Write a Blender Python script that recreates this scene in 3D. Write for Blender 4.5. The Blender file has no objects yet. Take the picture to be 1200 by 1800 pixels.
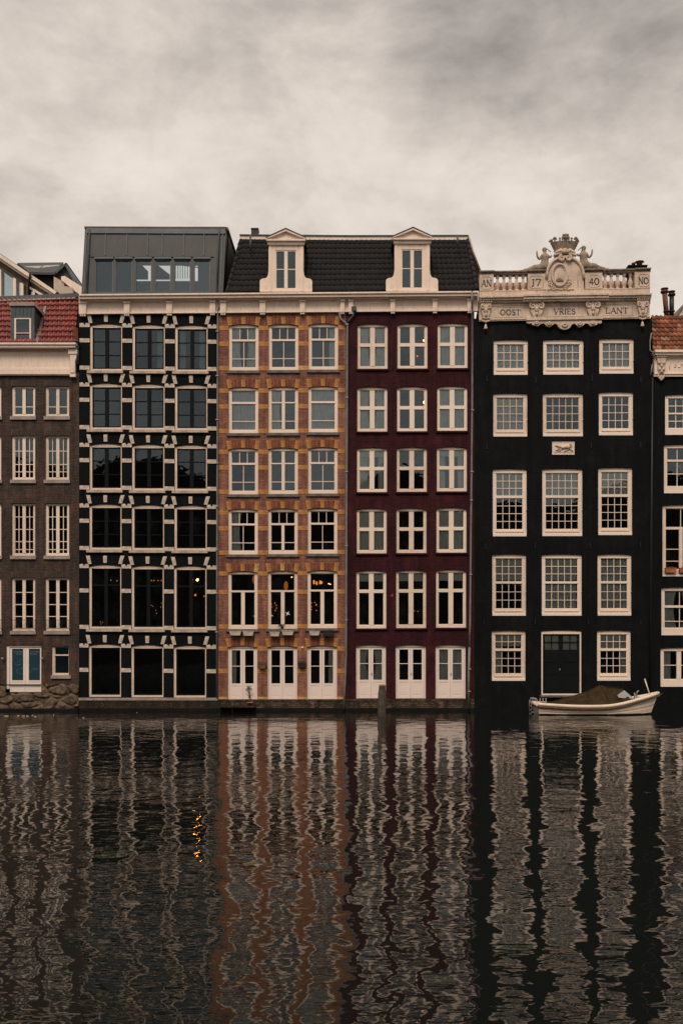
import bpy, math, random
from mathutils import Vector, noise as mnoise

random.seed(7)
C = bpy.context.scene.collection
R = math.radians

# ------------------------------------------------------------------ camera, world, sun, exposure
CAMD, CAMH, F = 50.0, 3.0, 1800.0          # metres to the facades, eye height, focal length in photo pixels
sc = bpy.context.scene
cam = bpy.data.cameras.new('camera')
camo = bpy.data.objects.new('camera', cam)
C.objects.link(camo)
camo.location = (0, -CAMD, CAMH)
camo.rotation_euler = (R(90), 0, 0)
cam.sensor_fit = 'VERTICAL'
cam.sensor_height = 36
cam.lens = 36 * F / 1800.0
cam.shift_y = (1142 - 900) / 1800.0
cam.clip_end = 3000
sc.camera = camo

SUN_EL, SUN_AZ = 50, -12                    # the brighter part of the overcast, high behind the camera
w = bpy.data.worlds.new('World')
sc.world = w
w.use_nodes = True
nt = w.node_tree
for n in list(nt.nodes): nt.nodes.remove(n)
def N(t, typ, **kw):
    n = t.nodes.new(typ)
    for k, v in kw.items(): setattr(n, k, v)
    return n
def val(n, **kw):
    for k, v in kw.items(): n.inputs[k.replace('_', ' ')].default_value = v
    return n
out = N(nt, 'ShaderNodeOutputWorld')
sky = N(nt, 'ShaderNodeTexSky', sky_type='NISHITA', sun_disc=False)
sky.sun_elevation = R(SUN_EL); sky.sun_rotation = R(180 + SUN_AZ); sky.dust_density = 4.0
bg1 = N(nt, 'ShaderNodeBackground'); bg1.inputs[1].default_value = 0.05
nt.links.new(sky.outputs[0], bg1.inputs[0])
tc = N(nt, 'ShaderNodeTexCoord')
def noise_w(scale, detail, rough, dist, loc=(0, 0, 0), sc3=(1, 1, 1)):
    mp = N(nt, 'ShaderNodeMapping'); mp.inputs['Location'].default_value = loc; mp.inputs['Scale'].default_value = sc3
    nt.links.new(tc.outputs['Generated'], mp.inputs['Vector'])
    nz = N(nt, 'ShaderNodeTexNoise'); nz.inputs['Scale'].default_value = scale
    nz.inputs['Detail'].default_value = detail; nz.inputs['Roughness'].default_value = rough; nz.inputs['Distortion'].default_value = dist
    nt.links.new(mp.outputs[0], nz.inputs['Vector'])
    return nz.outputs[0]
def mathw(op, a, b=None, clamp=False):
    m = N(nt, 'ShaderNodeMath', operation=op); m.use_clamp = clamp
    for i, v in enumerate((a, b)):
        if v is None: continue
        if isinstance(v, (int, float)): m.inputs[i].default_value = v
        else: nt.links.new(v, m.inputs[i])
    return m.outputs[0]
def pix_dir(px, py):
    v = Vector(((px - 600) / F, 1.0, (1142 - py) / F)); v.normalize(); return v
def blob(px, py, power):                     # a cloud bank about that compass direction and height
    d = N(nt, 'ShaderNodeVectorMath', operation='DOT_PRODUCT')
    nt.links.new(tc.outputs['Generated'], d.inputs[0]); d.inputs[1].default_value = pix_dir(px, py)
    return mathw('POWER', mathw('MAXIMUM', d.outputs['Value'], 0.0), power)
n1 = noise_w(3.6, 10, 0.56, 0.35, (3.1, 0.4, 1.7), (1, 1, 1.7))
n2 = noise_w(10.0, 10, 0.62, 0.3, (0.7, 2.2, 0.3), (1, 1, 1.5))
n3 = noise_w(30.0, 8, 0.6, 0.2, (0.2, 0.9, 0.1), (1, 1, 1.3))
v = mathw('ADD', mathw('ADD', mathw('MULTIPLY', n1, 0.84), mathw('MULTIPLY', n2, 0.42)), mathw('MULTIPLY', n3, 0.10))
for px, py, pw, amt in ((1200, 20, 60, -0.12), (1150, 90, 300, -0.04), (960, 70, 350, 0.09), (830, 190, 420, -0.075), (1080, 210, 500, -0.05), (60, 100, 260, -0.05), (430, 210, 110, 0.09), (900, 360, 260, 0.08), (330, 345, 400, -0.05), (250, 40, 300, -0.03), (160, 260, 300, 0.05)):
    v = mathw('ADD', v, mathw('MULTIPLY', blob(px, py, pw), amt))
ramp = N(nt, 'ShaderNodeValToRGB')
nt.links.new(v, ramp.inputs[0])
e = ramp.color_ramp.elements
e[0].position = 0.36; e[0].color = (0.205, 0.186, 0.170, 1)
e[1].position = 0.86; e[1].color = (0.655, 0.585, 0.52, 1)
for p_, c_ in ((0.50, (0.33, 0.300, 0.272, 1)), (0.61, (0.45, 0.401, 0.36, 1)), (0.71, (0.555, 0.495, 0.44, 1))):
    k = e.new(p_); k.color = c_
bg2 = N(nt, 'ShaderNodeBackground'); bg2.inputs[1].default_value = 1.0
nt.links.new(ramp.outputs[0], bg2.inputs[0])
mixw = N(nt, 'ShaderNodeMixShader'); mixw.inputs[0].default_value = 0.96   # a closed cloud deck over the sky
nt.links.new(bg1.outputs[0], mixw.inputs[1]); nt.links.new(bg2.outputs[0], mixw.inputs[2])
nt.links.new(mixw.outputs[0], out.inputs[0])

sun = bpy.data.lights.new('sun', 'SUN')
sun.energy = 1.5; sun.angle = R(24); sun.color = (1.0, 0.83, 0.71)
suno = bpy.data.objects.new('sun', sun); C.objects.link(suno)
d = Vector((math.sin(R(SUN_AZ)) * math.cos(R(SUN_EL)), -math.cos(R(SUN_AZ)) * math.cos(R(SUN_EL)), math.sin(R(SUN_EL))))
suno.rotation_euler = d.to_track_quat('Z', 'Y').to_euler()
suno.location = (0, -30, 40)
vs = sc.view_settings
vs.view_transform = 'Standard'; vs.look = 'None'; vs.gamma = 1; vs.use_curve_mapping = False; vs.exposure = 0.5
sc.render.engine = 'CYCLES'
sc.cycles.use_denoising = True
sc.cycles.max_bounces = 8; sc.cycles.transparent_max_bounces = 12; sc.cycles.glossy_bounces = 5
sc.cycles.sample_clamp_indirect = 12.0; sc.cycles.caustics_reflective = False; sc.cycles.caustics_refractive = False

# ------------------------------------------------------------------ helpers
def K(Y): return (CAMD + Y) / CAMD
def X(px, Y=0.0): return (px - 600) / 36.0 * K(Y)
def Z(py, Y=0.0): return CAMH + (1142 - py) / 36.0 * K(Y)
def P(px, py, Y=0.0): return Vector((X(px, Y), Y, Z(py, Y)))

class MB:
    def __init__(s): s.v = []; s.f = []; s.uv = {}; s.smooth = set(); s.mi = {}; s.cur = 0
    def face(s, idx, smooth=False, uv=None):
        s.f.append(tuple(idx)); i = len(s.f) - 1
        if smooth: s.smooth.add(i)
        if uv: s.uv[i] = uv
        if s.cur: s.mi[i] = s.cur
    def add(s, pts):
        b = len(s.v); s.v += [tuple(p) for p in pts]; return b
    def quad(s, a, b, c, d_, uv=None, smooth=False):
        k = s.add((a, b, c, d_)); s.face((k, k+1, k+2, k+3), smooth, uv)
    def box(s, x0, x1, y0, y1, z0, z1):
        if x0 > x1: x0, x1 = x1, x0
        if z0 > z1: z0, z1 = z1, z0
        if y0 > y1: y0, y1 = y1, y0
        b = s.add([(x0,y0,z0),(x1,y0,z0),(x1,y0,z1),(x0,y0,z1),(x0,y1,z0),(x1,y1,z0),(x1,y1,z1),(x0,y1,z1)])
        for q in ((0,1,2,3),(5,4,7,6),(4,0,3,7),(1,5,6,2),(3,2,6,7),(4,5,1,0)): s.face([b+i for i in q])
    def pb(s, px0, py0, px1, py1, Yf, Yb, ref=0.0):          # box given by its outline in facade units
        s.box(X(px0, ref), X(px1, ref), Yf, Yb, Z(py1, ref), Z(py0, ref))
    def prism(s, pts, y0, y1, ref=None):                      # pts: (x,z) outline, extruded along Y
        n = len(pts)
        area = sum(pts[i][0]*pts[(i+1)%n][1]-pts[(i+1)%n][0]*pts[i][1] for i in range(n))
        if area < 0: pts = pts[::-1]
        b = s.add([(x, y0, z) for x, z in pts] + [(x, y1, z) for x, z in pts])
        s.face([b+i for i in range(n)]); s.face([b+n+i for i in reversed(range(n))])
        for i in range(n):
            j = (i+1) % n; s.face((b+j, b+i, b+n+i, b+n+j))
    def pprism(s, pts, Yf, Yb, ref=0.0): s.prism([(X(a, ref), Z(b, ref)) for a, b in pts], Yf, Yb)
    def hexa(s, p):                                           # 8 points: front bl br tr tl, back bl br tr tl
        b = s.add(p)
        for q in ((0,1,2,3),(5,4,7,6),(4,0,3,7),(1,5,6,2),(3,2,6,7),(4,5,1,0)): s.face([b+i for i in q])
    def sl(s, px0, px1, yt0, yt1, yb0, yb1, Yf, Yb, ref=None):  # bar whose top and bottom run slightly out of level
        r = Yf if ref is None else ref
        fr = [P(px0, yb0, r), P(px1, yb1, r), P(px1, yt1, r), P(px0, yt0, r)]
        s.hexa([(p.x, Yf, p.z) for p in fr] + [(p.x, Yb, p.z) for p in fr])
    def tube(s, path, r, n=8, caps=True, smooth=True):
        path = [Vector(p) for p in path]; rs = r if isinstance(r, (list, tuple)) else [r]*len(path)
        rings = []; up = Vector((0.13, 0.31, 0.94)).normalized()
        for i, p in enumerate(path):
            t = (path[min(i+1, len(path)-1)] - path[max(i-1, 0)])
            t = t.normalized() if t.length > 1e-9 else Vector((0,0,1))
            a = t.cross(up)
            if a.length < 0.05: a = t.cross(Vector((1,0,0)))
            a.normalize(); b_ = t.cross(a)
            rings.append(s.add([p + (a*math.cos(2*math.pi*k/n) + b_*math.sin(2*math.pi*k/n))*rs[i] for k in range(n)]))
        for i in range(len(rings)-1):
            for k in range(n):
                s.face((rings[i]+k, rings[i]+(k+1)%n, rings[i+1]+(k+1)%n, rings[i+1]+k), smooth)
        if caps:
            s.face([rings[0]+k for k in reversed(range(n))]); s.face([rings[-1]+k for k in range(n)])
    def lathe(s, cx, cy, prof, n=14, squash=1.0, smooth=True):   # prof: (radius, z)
        rings = [s.add([(cx+r*math.cos(2*math.pi*k/n), cy+squash*r*math.sin(2*math.pi*k/n), z) for k in range(n)]) for r, z in prof]
        for i in range(len(rings)-1):
            for k in range(n):
                s.face((rings[i]+k, rings[i]+(k+1)%n, rings[i+1]+(k+1)%n, rings[i+1]+k), smooth)
        s.face([rings[0]+k for k in reversed(range(n))]); s.face([rings[-1]+k for k in range(n)])
    def ball(s, c, r, n=10, m=6):
        rx, ry, rz = r if isinstance(r, (tuple, list)) else (r, r, r)
        rings = []
        for i in range(1, m):
            a = math.pi*i/m
            rings.append(s.add([(c[0]+rx*math.sin(a)*math.cos(2*math.pi*k/n), c[1]+ry*math.sin(a)*math.sin(2*math.pi*k/n), c[2]-rz*math.cos(a)) for k in range(n)]))
        b0 = s.add([(c[0], c[1], c[2]-rz)]); b1 = s.add([(c[0], c[1], c[2]+rz)])
        for i in range(len(rings)-1):
            for k in range(n): s.face((rings[i]+k, rings[i]+(k+1)%n, rings[i+1]+(k+1)%n, rings[i+1]+k), True)
        for k in range(n):
            s.face((b0, rings[0]+(k+1)%n, rings[0]+k), True); s.face((b1, rings[-1]+k, rings[-1]+(k+1)%n), True)

WL = {}                                       # world location of each object
def obj(name, mb, mat, parent=None, bevel=0.0):
    if not mb.v: return None
    xs = [p[0] for p in mb.v]; ys = [p[1] for p in mb.v]; zs = [p[2] for p in mb.v]
    o_ = Vector(((min(xs)+max(xs))/2, (min(ys)+max(ys))/2, min(zs)))
    me = bpy.data.meshes.new(name)
    me.from_pydata([tuple(Vector(p)-o_) for p in mb.v], [], mb.f)
    mats = mat if isinstance(mat, (list, tuple)) else [mat]
    for m in mats: me.materials.append(m)
    for i, k in mb.mi.items(): me.polygons[i].material_index = k
    for i in mb.smooth: me.polygons[i].use_smooth = True
    if mb.uv:
        l = me.uv_layers.new(name='uv')
        for i, uv in mb.uv.items():
            for k, li in enumerate(me.polygons[i].loop_indices): l.data[li].uv = uv[k]
    ob = bpy.data.objects.new(name, me); C.objects.link(ob)
    WL[ob.name] = o_
    if parent is not None:
        ob.parent = parent; ob.location = o_ - WL[parent.name]
    else: ob.location = o_
    if bevel:
        b = ob.modifiers.new('bevel', 'BEVEL'); b.width = bevel; b.segments = 2; b.limit_method = 'ANGLE'; b.angle_limit = R(40)
    return ob
def tag(o, label=None, cat=None, group=None, kind=None):
    if label: o['label'] = label
    if cat: o['category'] = cat
    if group: o['group'] = group
    if kind: o['kind'] = kind
    return o
def thing(name, label, cat, loc, group=None):
    o = bpy.data.objects.new(name, None); C.objects.link(o); o.location = loc; o.empty_display_size = 0.3
    WL[o.name] = Vector(loc)
    return tag(o, label, cat, group)

# ------------------------------------------------------------------ materials
def newmat(name):
    m = bpy.data.materials.new(name); m.use_nodes = True
    t = m.node_tree; b = t.nodes['Principled BSDF']
    return m, t, b
def lk(t, a, b): t.links.new(a, b)
def coords(t, swz=True):
    c = N(t, 'ShaderNodeTexCoord')
    if not swz: return c.outputs['Object']
    s = N(t, 'ShaderNodeSeparateXYZ'); k = N(t, 'ShaderNodeCombineXYZ')
    lk(t, c.outputs['Object'], s.inputs[0])
    a = N(t, 'ShaderNodeMath', operation='ADD'); lk(t, s.outputs[0], a.inputs[0]); lk(t, s.outputs[1], a.inputs[1])
    lk(t, a.outputs[0], k.inputs[0]); lk(t, s.outputs[2], k.inputs[1])
    return k.outputs[0]
def noise_n(t, vec, scale, detail=5, rough=0.6, dist=0.0):
    n = N(t, 'ShaderNodeTexNoise'); n.inputs['Scale'].default_value = scale; n.inputs['Detail'].default_value = detail
    n.inputs['Roughness'].default_value = rough; n.inputs['Distortion'].default_value = dist
    lk(t, vec, n.inputs['Vector']); return n
def rampn(t, fac, stops):
    r = N(t, 'ShaderNodeValToRGB'); lk(t, fac, r.inputs[0]); e = r.color_ramp.elements
    e[0].position, e[0].color = stops[0][0], (*stops[0][1], 1)
    e[1].position, e[1].color = stops[-1][0], (*stops[-1][1], 1)
    for p_, c_ in stops[1:-1]: k = e.new(p_); k.color = (*c_, 1)
    return r.outputs[0]
def mixc(t, fac, a, b, mode='MIX'):
    m = N(t, 'ShaderNodeMix', data_type='RGBA', blend_type=mode)
    if isinstance(fac, (int, float)): m.inputs[0].default_value = fac
    else: lk(t, fac, m.inputs[0])
    for i, v_ in ((6, a), (7, b)):
        if isinstance(v_, (tuple, list)): m.inputs[i].default_value = (*v_[:3], 1)
        else: lk(t, v_, m.inputs[i])
    return m.outputs[2]
def bump(t, b, h, strength=0.3, dist=0.01):
    n = N(t, 'ShaderNodeBump'); n.inputs['Strength'].default_value = strength; n.inputs['Distance'].default_value = dist
    lk(t, h, n.inputs['Height']); lk(t, n.outputs[0], b.inputs['Normal'])
def stained(name, col, rough=0.6, var=0.25, scale=1.4, dirt=None, spec=0.4, bs=0.25):
    m, t, b = newmat(name); v_ = coords(t, False)
    n = noise_n(t, v_, scale, 6, 0.65); n2 = noise_n(t, v_, 14, 4, 0.7)
    lo = tuple(c*(1-var) for c in col); hi = tuple(min(1, c*(1+var*0.35)) for c in col)
    c1 = rampn(t, n.outputs[0], [(0.32, lo), (0.62, hi)])
    c2 = rampn(t, n2.outputs[0], [(0.3, tuple([1-var*0.5]*3)), (0.6, (1, 1, 1))])
    c = mixc(t, 1.0, c1, c2, 'MULTIPLY')
    if dirt:                                   # streaky weathering
        mp = N(t, 'ShaderNodeMapping'); mp.inputs['Scale'].default_value = (5, 5, 0.8); lk(t, v_, mp.inputs[0])
        n3 = noise_n(t, mp.outputs[0], 2.0, 6, 0.7)
        f = rampn(t, n3.outputs[0], [(0.52, (0, 0, 0)), (0.75, (dirt[3],)*3)])
        c = mixc(t, f, c, dirt[:3])
    lk(t, c, b.inputs['Base Color']); b.inputs['Roughness'].default_value = rough
    b.inputs['Specular IOR Level'].default_value = spec
    bump(t, b, n2.outputs[0], bs, 0.006)
    return m
def brick(name, c1, c2, mortar, patches=None, bw=0.21, rh=0.074, ms=0.011, rough=0.85, big=0.3, low=None, rot=False, spec=0.25, psc=0.7, pt=(0.50, 0.66)):
    m, t, b = newmat(name); v_ = coords(t)
    vec = v_
    if rot:
        mp = N(t, 'ShaderNodeMapping'); mp.inputs['Rotation'].default_value = (0, 0, R(90)); lk(t, v_, mp.inputs[0]); vec = mp.outputs[0]
    br = N(t, 'ShaderNodeTexBrick'); lk(t, vec, br.inputs['Vector'])
    br.inputs['Color1'].default_value = (*c1, 1); br.inputs['Color2'].default_value = (*c2, 1); br.inputs['Mortar'].default_value = (*mortar, 1)
    br.inputs['Scale'].default_value = 1; br.inputs['Brick Width'].default_value = bw; br.inputs['Row Height'].default_value = rh
    br.inputs['Mortar Size'].default_value = ms; br.inputs['Mortar Smooth'].default_value = 0.3
    n = noise_n(t, v_, 0.9, 7, 0.65); f = rampn(t, n.outputs[0], [(0.3, (1-big,)*3), (0.65, (1.0, 1.0, 1.0))])
    c = mixc(t, 1.0, br.outputs[0], f, 'MULTIPLY')
    if patches:
        n2 = noise_n(t, v_, psc, 6, 0.7, 0.6); f2 = rampn(t, n2.outputs[0], [(pt[0], (0, 0, 0)), (pt[1], (patches[3],)*3)])
        c = mixc(t, f2, c, patches[:3])
    ms_ = N(t, 'ShaderNodeMapping'); ms_.inputs['Scale'].default_value = (4.0, 0.35, 1); lk(t, v_, ms_.inputs[0]); n5 = noise_n(t, ms_.outputs[0], 1.0, 5, 0.7)
    c = mixc(t, 1.0, c, rampn(t, n5.outputs[0], [(0.36, (0.62,)*3), (0.52, (1.0,)*3), (0.68, (1.45, 1.4, 1.32))]), 'MULTIPLY')   # rain streaks down the wall
    n3 = noise_n(t, v_, 30, 3, 0.8); f3 = rampn(t, n3.outputs[0], [(0.3, (0.7,)*3), (0.7, (1.15,)*3)])
    c = mixc(t, 0.8, c, f3, 'MULTIPLY')
    lk(t, c, b.inputs['Base Color']); b.inputs['Roughness'].default_value = rough; b.inputs['Specular IOR Level'].default_value = spec
    iv = N(t, 'ShaderNodeMath', operation='SUBTRACT'); iv.inputs[0].default_value = 1; lk(t, br.outputs['Fac'], iv.inputs[1])
    bump(t, b, iv.outputs[0], 0.6, 0.008)
    return m
def glassmat(name, refl=0.16, tint=(0.72, 0.78, 0.8), wob=0.004, body=None):
    m, t, b = newmat(name); t.nodes.remove(b)
    o_ = t.nodes['Material Output']
    g = N(t, 'ShaderNodeBsdfGlossy'); g.inputs['Roughness'].default_value = 0.01; g.inputs['Color'].default_value = (0.74, 0.90, 1, 1)
    if body: tr = N(t, 'ShaderNodeBsdfDiffuse'); tr.inputs['Color'].default_value = (*body, 1)
    else: tr = N(t, 'ShaderNodeBsdfTransparent'); tr.inputs['Color'].default_value = (*tint, 1)
    fr = N(t, 'ShaderNodeFresnel'); fr.inputs['IOR'].default_value = 1.5
    ad = N(t, 'ShaderNodeMath', operation='ADD'); ad.use_clamp = True; ad.inputs[1].default_value = refl - 0.04; lk(t, fr.outputs[0], ad.inputs[0])
    mx = N(t, 'ShaderNodeMixShader'); lk(t, ad.outputs[0], mx.inputs[0]); lk(t, tr.outputs[0], mx.inputs[1]); lk(t, g.outputs[0], mx.inputs[2])
    lk(t, mx.outputs[0], o_.inputs[0])
    c = N(t, 'ShaderNodeTexCoord'); n = noise_n(t, c.outputs['Object'], 1.6, 2, 0.5)
    bp = N(t, 'ShaderNodeBump'); bp.inputs['Strength'].default_value = 1.0; bp.inputs['Distance'].default_value = wob; lk(t, n.outputs[0], bp.inputs['Height'])
    lk(t, bp.outputs[0], g.inputs['Normal'])
    return m
def tilemat(name, stops, rough=0.6, moss=None):
    m, t, b = newmat(name)
    c = N(t, 'ShaderNodeTexCoord'); fl = N(t, 'ShaderNodeVectorMath', operation='FLOOR'); lk(t, c.outputs['UV'], fl.inputs[0])
    wn = N(t, 'ShaderNodeTexWhiteNoise', noise_dimensions='2D'); lk(t, fl.outputs[0], wn.inputs['Vector'])
    col = rampn(t, wn.outputs['Value'], stops)
    n = noise_n(t, c.outputs['Object'], 5, 6, 0.7)
    col = mixc(t, 1.0, col, rampn(t, n.outputs[0], [(0.3, (0.55,)*3), (0.65, (1.1,)*3)]), 'MULTIPLY')
    if moss:
        n2 = noise_n(t, c.outputs['Object'], 3.5, 6, 0.75, 0.8)
        col = mixc(t, rampn(t, n2.outputs[0], [(0.5, (0, 0, 0)), (0.62, (moss[3],)*3)]), col, moss[:3])
    lk(t, col, b.inputs['Base Color']); b.inputs['Roughness'].default_value = rough
    n4 = noise_n(t, c.outputs['Object'], 25, 3, 0.7); bump(t, b, n4.outputs[0], 0.3, 0.01)
    return m
def emit(name, col, s):
    m, t, b = newmat(name); b.inputs['Base Color'].default_value = (*col, 1)
    b.inputs['Emission Color'].default_value = (*col, 1); b.inputs['Emission Strength'].default_value = s
    return m

M = {}
M['paint'] = stained('cream_paint', (0.84, 0.70, 0.575), 0.45, 0.10, 0.8, spec=0.4, bs=0.1)
M['paint_b'] = stained('worn_cream_paint', (0.79, 0.65, 0.53), 0.5, 0.16, 1.6, dirt=(0.42, 0.32, 0.24, 0.5))
M['paint_c'] = stained('fresh_cream_paint', (0.87, 0.74, 0.62), 0.4, 0.08, 0.9, bs=0.1)
M['paint_old'] = stained('weathered_cream_paint', (0.78, 0.64, 0.51), 0.5, 0.16, 1.2, dirt=(0.30, 0.22, 0.15, 0.5))
M['cornice'] = stained('cornice_paint', (0.82, 0.68, 0.56), 0.5, 0.12, 0.7, dirt=(0.34, 0.25, 0.18, 0.55))
M['door_white'] = stained('white_door_paint', (0.86, 0.745, 0.66), 0.45, 0.08, 1.0)
M['stone_white'] = stained('whitewashed_stone', (0.66, 0.56, 0.46), 0.8, 0.35, 7.0, dirt=(0.12, 0.10, 0.08, 0.6), bs=0.6)
M['sill_stone'] = stained('weathered_sill_stone', (0.50, 0.41, 0.33), 0.8, 0.35, 4.0, dirt=(0.12, 0.10, 0.08, 0.6))
M['sill_dark'] = stained('dark_sill_stone', (0.13, 0.12, 0.105), 0.75, 0.4, 5.0, dirt=(0.30, 0.27, 0.22, 0.5))
M['sill_grey'] = stained('grey_sill_stone', (0.34, 0.28, 0.25), 0.8, 0.3, 4.0)
M['ochre'] = brick('ochre_brick', (0.66, 0.310, 0.095), (0.53, 0.235, 0.074), (0.30, 0.18, 0.09), bw=0.30, rh=0.11, ms=0.006, big=0.3)
M['ochre_pale'] = brick('pale_ochre_brick', (0.80, 0.48, 0.22), (0.62, 0.34, 0.12), (0.40, 0.26, 0.14), bw=0.30, rh=0.11, ms=0.006, big=0.3)
M['brick_orange'] = brick('russet_brick', (0.40, 0.160, 0.104), (0.25, 0.100, 0.078), (0.12, 0.08, 0.06), (0.42, 0.21, 0.11, 0.5), bw=0.21, big=0.35)
M['brick_arch'] = brick('russet_arch_brick', (0.44, 0.16, 0.072), (0.26, 0.09, 0.048), (0.05, 0.032, 0.026), bw=0.22, rh=0.062, ms=0.012, rot=True)
M['brick_brown'] = brick('brown_brick', (0.110, 0.073, 0.058), (0.062, 0.046, 0.040), (0.030, 0.025, 0.023), (0.16, 0.068, 0.040, 0.45), big=0.4)
M['brick_brown_arch'] = brick('brown_soldier_brick', (0.125, 0.080, 0.062), (0.070, 0.050, 0.042), (0.03, 0.024, 0.022), bw=0.22, rh=0.07, rot=True)
M['brick_black'] = brick('black_painted_brick', (0.0055, 0.0078, 0.0085), (0.0042, 0.0062, 0.0068), (0.003, 0.0042, 0.0045), big=0.25, spec=0.12, rough=0.8)
M['brick_black2'] = brick('tarred_brick', (0.0066, 0.0086, 0.0090), (0.0048, 0.0064, 0.0068), (0.0034, 0.0045, 0.0048), (0.011, 0.012, 0.011, 0.6), big=0.35, spec=0.12, rough=0.8)
M['brick_wine'] = brick('wine_red_painted_brick', (0.070, 0.0120, 0.0165), (0.044, 0.0085, 0.0125), (0.019, 0.0048, 0.0068), (0.088, 0.018, 0.020, 0.5), big=0.45, spec=0.2)
M['plinth'] = brick('mossy_plinth_brick', (0.25, 0.155, 0.10), (0.09, 0.060, 0.042), (0.045, 0.038, 0.028), (0.022, 0.023, 0.010, 0.92), bw=0.24, rh=0.095, ms=0.014, big=0.6, psc=2.2, pt=(0.44, 0.58))
M['wet'] = stained('wet_algae_brick', (0.008, 0.008, 0.006), 0.6, 0.6, 4.0, spec=0.15, bs=0.8)
M['plinth_dark'] = brick('dark_mossy_brick', (0.12, 0.062, 0.040), (0.05, 0.033, 0.024), (0.024, 0.020, 0.015), (0.017, 0.019, 0.009, 0.9), bw=0.24, rh=0.095, ms=0.014, big=0.6, psc=2.0, pt=(0.42, 0.56))
M['black_paint'] = stained('black_green_paint', (0.0075, 0.0095, 0.0100), 0.6, 0.15, 1.0, bs=0.05, spec=0.08)
M['zinc'] = stained('dark_zinc', (0.027, 0.030, 0.031), 0.5, 0.35, 1.3, dirt=(0.075, 0.055, 0.042, 0.6))
M['zinc_blue'] = stained('blue_grey_lead', (0.070, 0.094, 0.106), 0.5, 0.35, 1.5, dirt=(0.03, 0.035, 0.035, 0.6))
M['zinc_brown'] = stained('rusty_brown_cladding', (0.11, 0.075, 0.05), 0.7, 0.4, 2.0, dirt=(0.03, 0.025, 0.02, 0.6))
M['pipe'] = stained('galvanised_pipe', (0.20, 0.205, 0.20), 0.45, 0.3, 2.5, dirt=(0.07, 0.05, 0.04, 0.6))
M['pipe_dark'] = stained('dark_pipe', (0.05, 0.055, 0.058), 0.5, 0.3, 2.5)
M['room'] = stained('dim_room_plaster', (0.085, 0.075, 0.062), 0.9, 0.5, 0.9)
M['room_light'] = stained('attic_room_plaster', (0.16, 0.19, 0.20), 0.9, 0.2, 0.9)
M['glass'] = glassmat('window_glass', 0.105, (0.84, 0.9, 0.92))
M['glass_b'] = glassmat('old_dark_glass', 0.085, (0.45, 0.6, 0.66))
M['glass_clear'] = glassmat('attic_glass', 0.13, (0.75, 0.85, 0.88))
M['glass_dark'] = glassmat('smoked_glass', 0.11, (0.35, 0.38, 0.4))
M['poster_blue'] = stained('teal_blue_film', (0.014, 0.048, 0.068), 0.35, 0.1, 1.0, bs=0.02)
M['line_white'] = stained('pale_print', (0.16, 0.22, 0.25), 0.6, 0.1, 1.0)
M['curtain'] = stained('net_curtain', (0.80, 0.77, 0.69), 0.9, 0.15, 3.0)
M['blind'] = stained('roller_blind', (0.80, 0.75, 0.63), 0.9, 0.12, 1.5)
M['tile_red'] = tilemat('red_roof_tile', [(0.0, (0.15, 0.018, 0.013)), (0.5, (0.215, 0.028, 0.019)), (1.0, (0.27, 0.040, 0.025))], 0.4)
M['tile_black'] = tilemat('charcoal_roof_tile', [(0.0, (0.0035, 0.0034, 0.0036)), (0.6, (0.0052, 0.0048, 0.0049)), (1.0, (0.010, 0.008, 0.007))], 0.85)
M['tile_orange'] = tilemat('mossy_orange_tile', [(0.0, (0.10, 0.028, 0.012)), (0.4, (0.22, 0.060, 0.020)), (0.8, (0.36, 0.105, 0.032)), (1.0, (0.42, 0.20, 0.12))], 0.75, (0.045, 0.038, 0.018, 0.85))
M['stone'] = stained('carved_sandstone', (0.66, 0.53, 0.42), 0.85, 0.28, 1.6, dirt=(0.10, 0.075, 0.055, 0.75), bs=0.5)
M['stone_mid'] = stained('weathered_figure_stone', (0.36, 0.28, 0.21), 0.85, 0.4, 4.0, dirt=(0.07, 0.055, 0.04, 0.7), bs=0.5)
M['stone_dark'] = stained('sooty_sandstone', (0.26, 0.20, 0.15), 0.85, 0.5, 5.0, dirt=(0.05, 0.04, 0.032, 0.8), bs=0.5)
M['lettering'] = stained('black_lettering', (0.012, 0.011, 0.010), 0.5, 0.1, 1.0)
M['rubble'] = stained('wet_rubble_stone', (0.16, 0.11, 0.07), 0.8, 0.92, 2.2, dirt=(0.022, 0.022, 0.010, 0.95), bs=1.0)
M['wood_grey'] = stained('tarred_timber', (0.085, 0.072, 0.052), 0.85, 0.5, 4.0, dirt=(0.018, 0.02, 0.012, 0.8), bs=0.8)
M['wood_end'] = stained('split_timber_top', (0.30, 0.155, 0.085), 0.8, 0.4, 9.0)
M['boat_white'] = stained('boat_white_paint', (0.78, 0.66, 0.53), 0.35, 0.14, 1.3, dirt=(0.42, 0.31, 0.20, 0.5), bs=0.05)
M['stake_shadow_brown'] = stained('shadow_strake', (0.16, 0.085, 0.04), 0.6, 0.4, 3.0)  # brown of the stake and of the painted shadow line below the gunwale
M['canvas'] = stained('brown_olive_canvas', (0.042, 0.030, 0.011), 0.85, 0.6, 3.0, dirt=(0.10, 0.045, 0.016, 0.7), spec=0.15, bs=1.0)
M['vinyl'] = stained('cloudy_vinyl', (0.33, 0.32, 0.31), 0.3, 0.2, 2.0)
M['metal'] = stained('scuffed_steel', (0.36, 0.35, 0.33), 0.35, 0.2, 3.0)
M['iron'] = stained('black_iron', (0.014, 0.014, 0.014), 0.5, 0.2, 3.0)
M['terracotta'] = stained('terracotta', (0.40, 0.13, 0.05), 0.8, 0.3, 4.0)
M['planter_white'] = stained('off_white_planter', (0.52, 0.45, 0.36), 0.6, 0.25, 5.0)
M['planter_brown'] = stained('brown_planter', (0.14, 0.07, 0.05), 0.7, 0.25, 5.0)
M['leaf'] = stained('dull_leaves', (0.045, 0.070, 0.025), 0.7, 0.6, 9.0)
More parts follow.
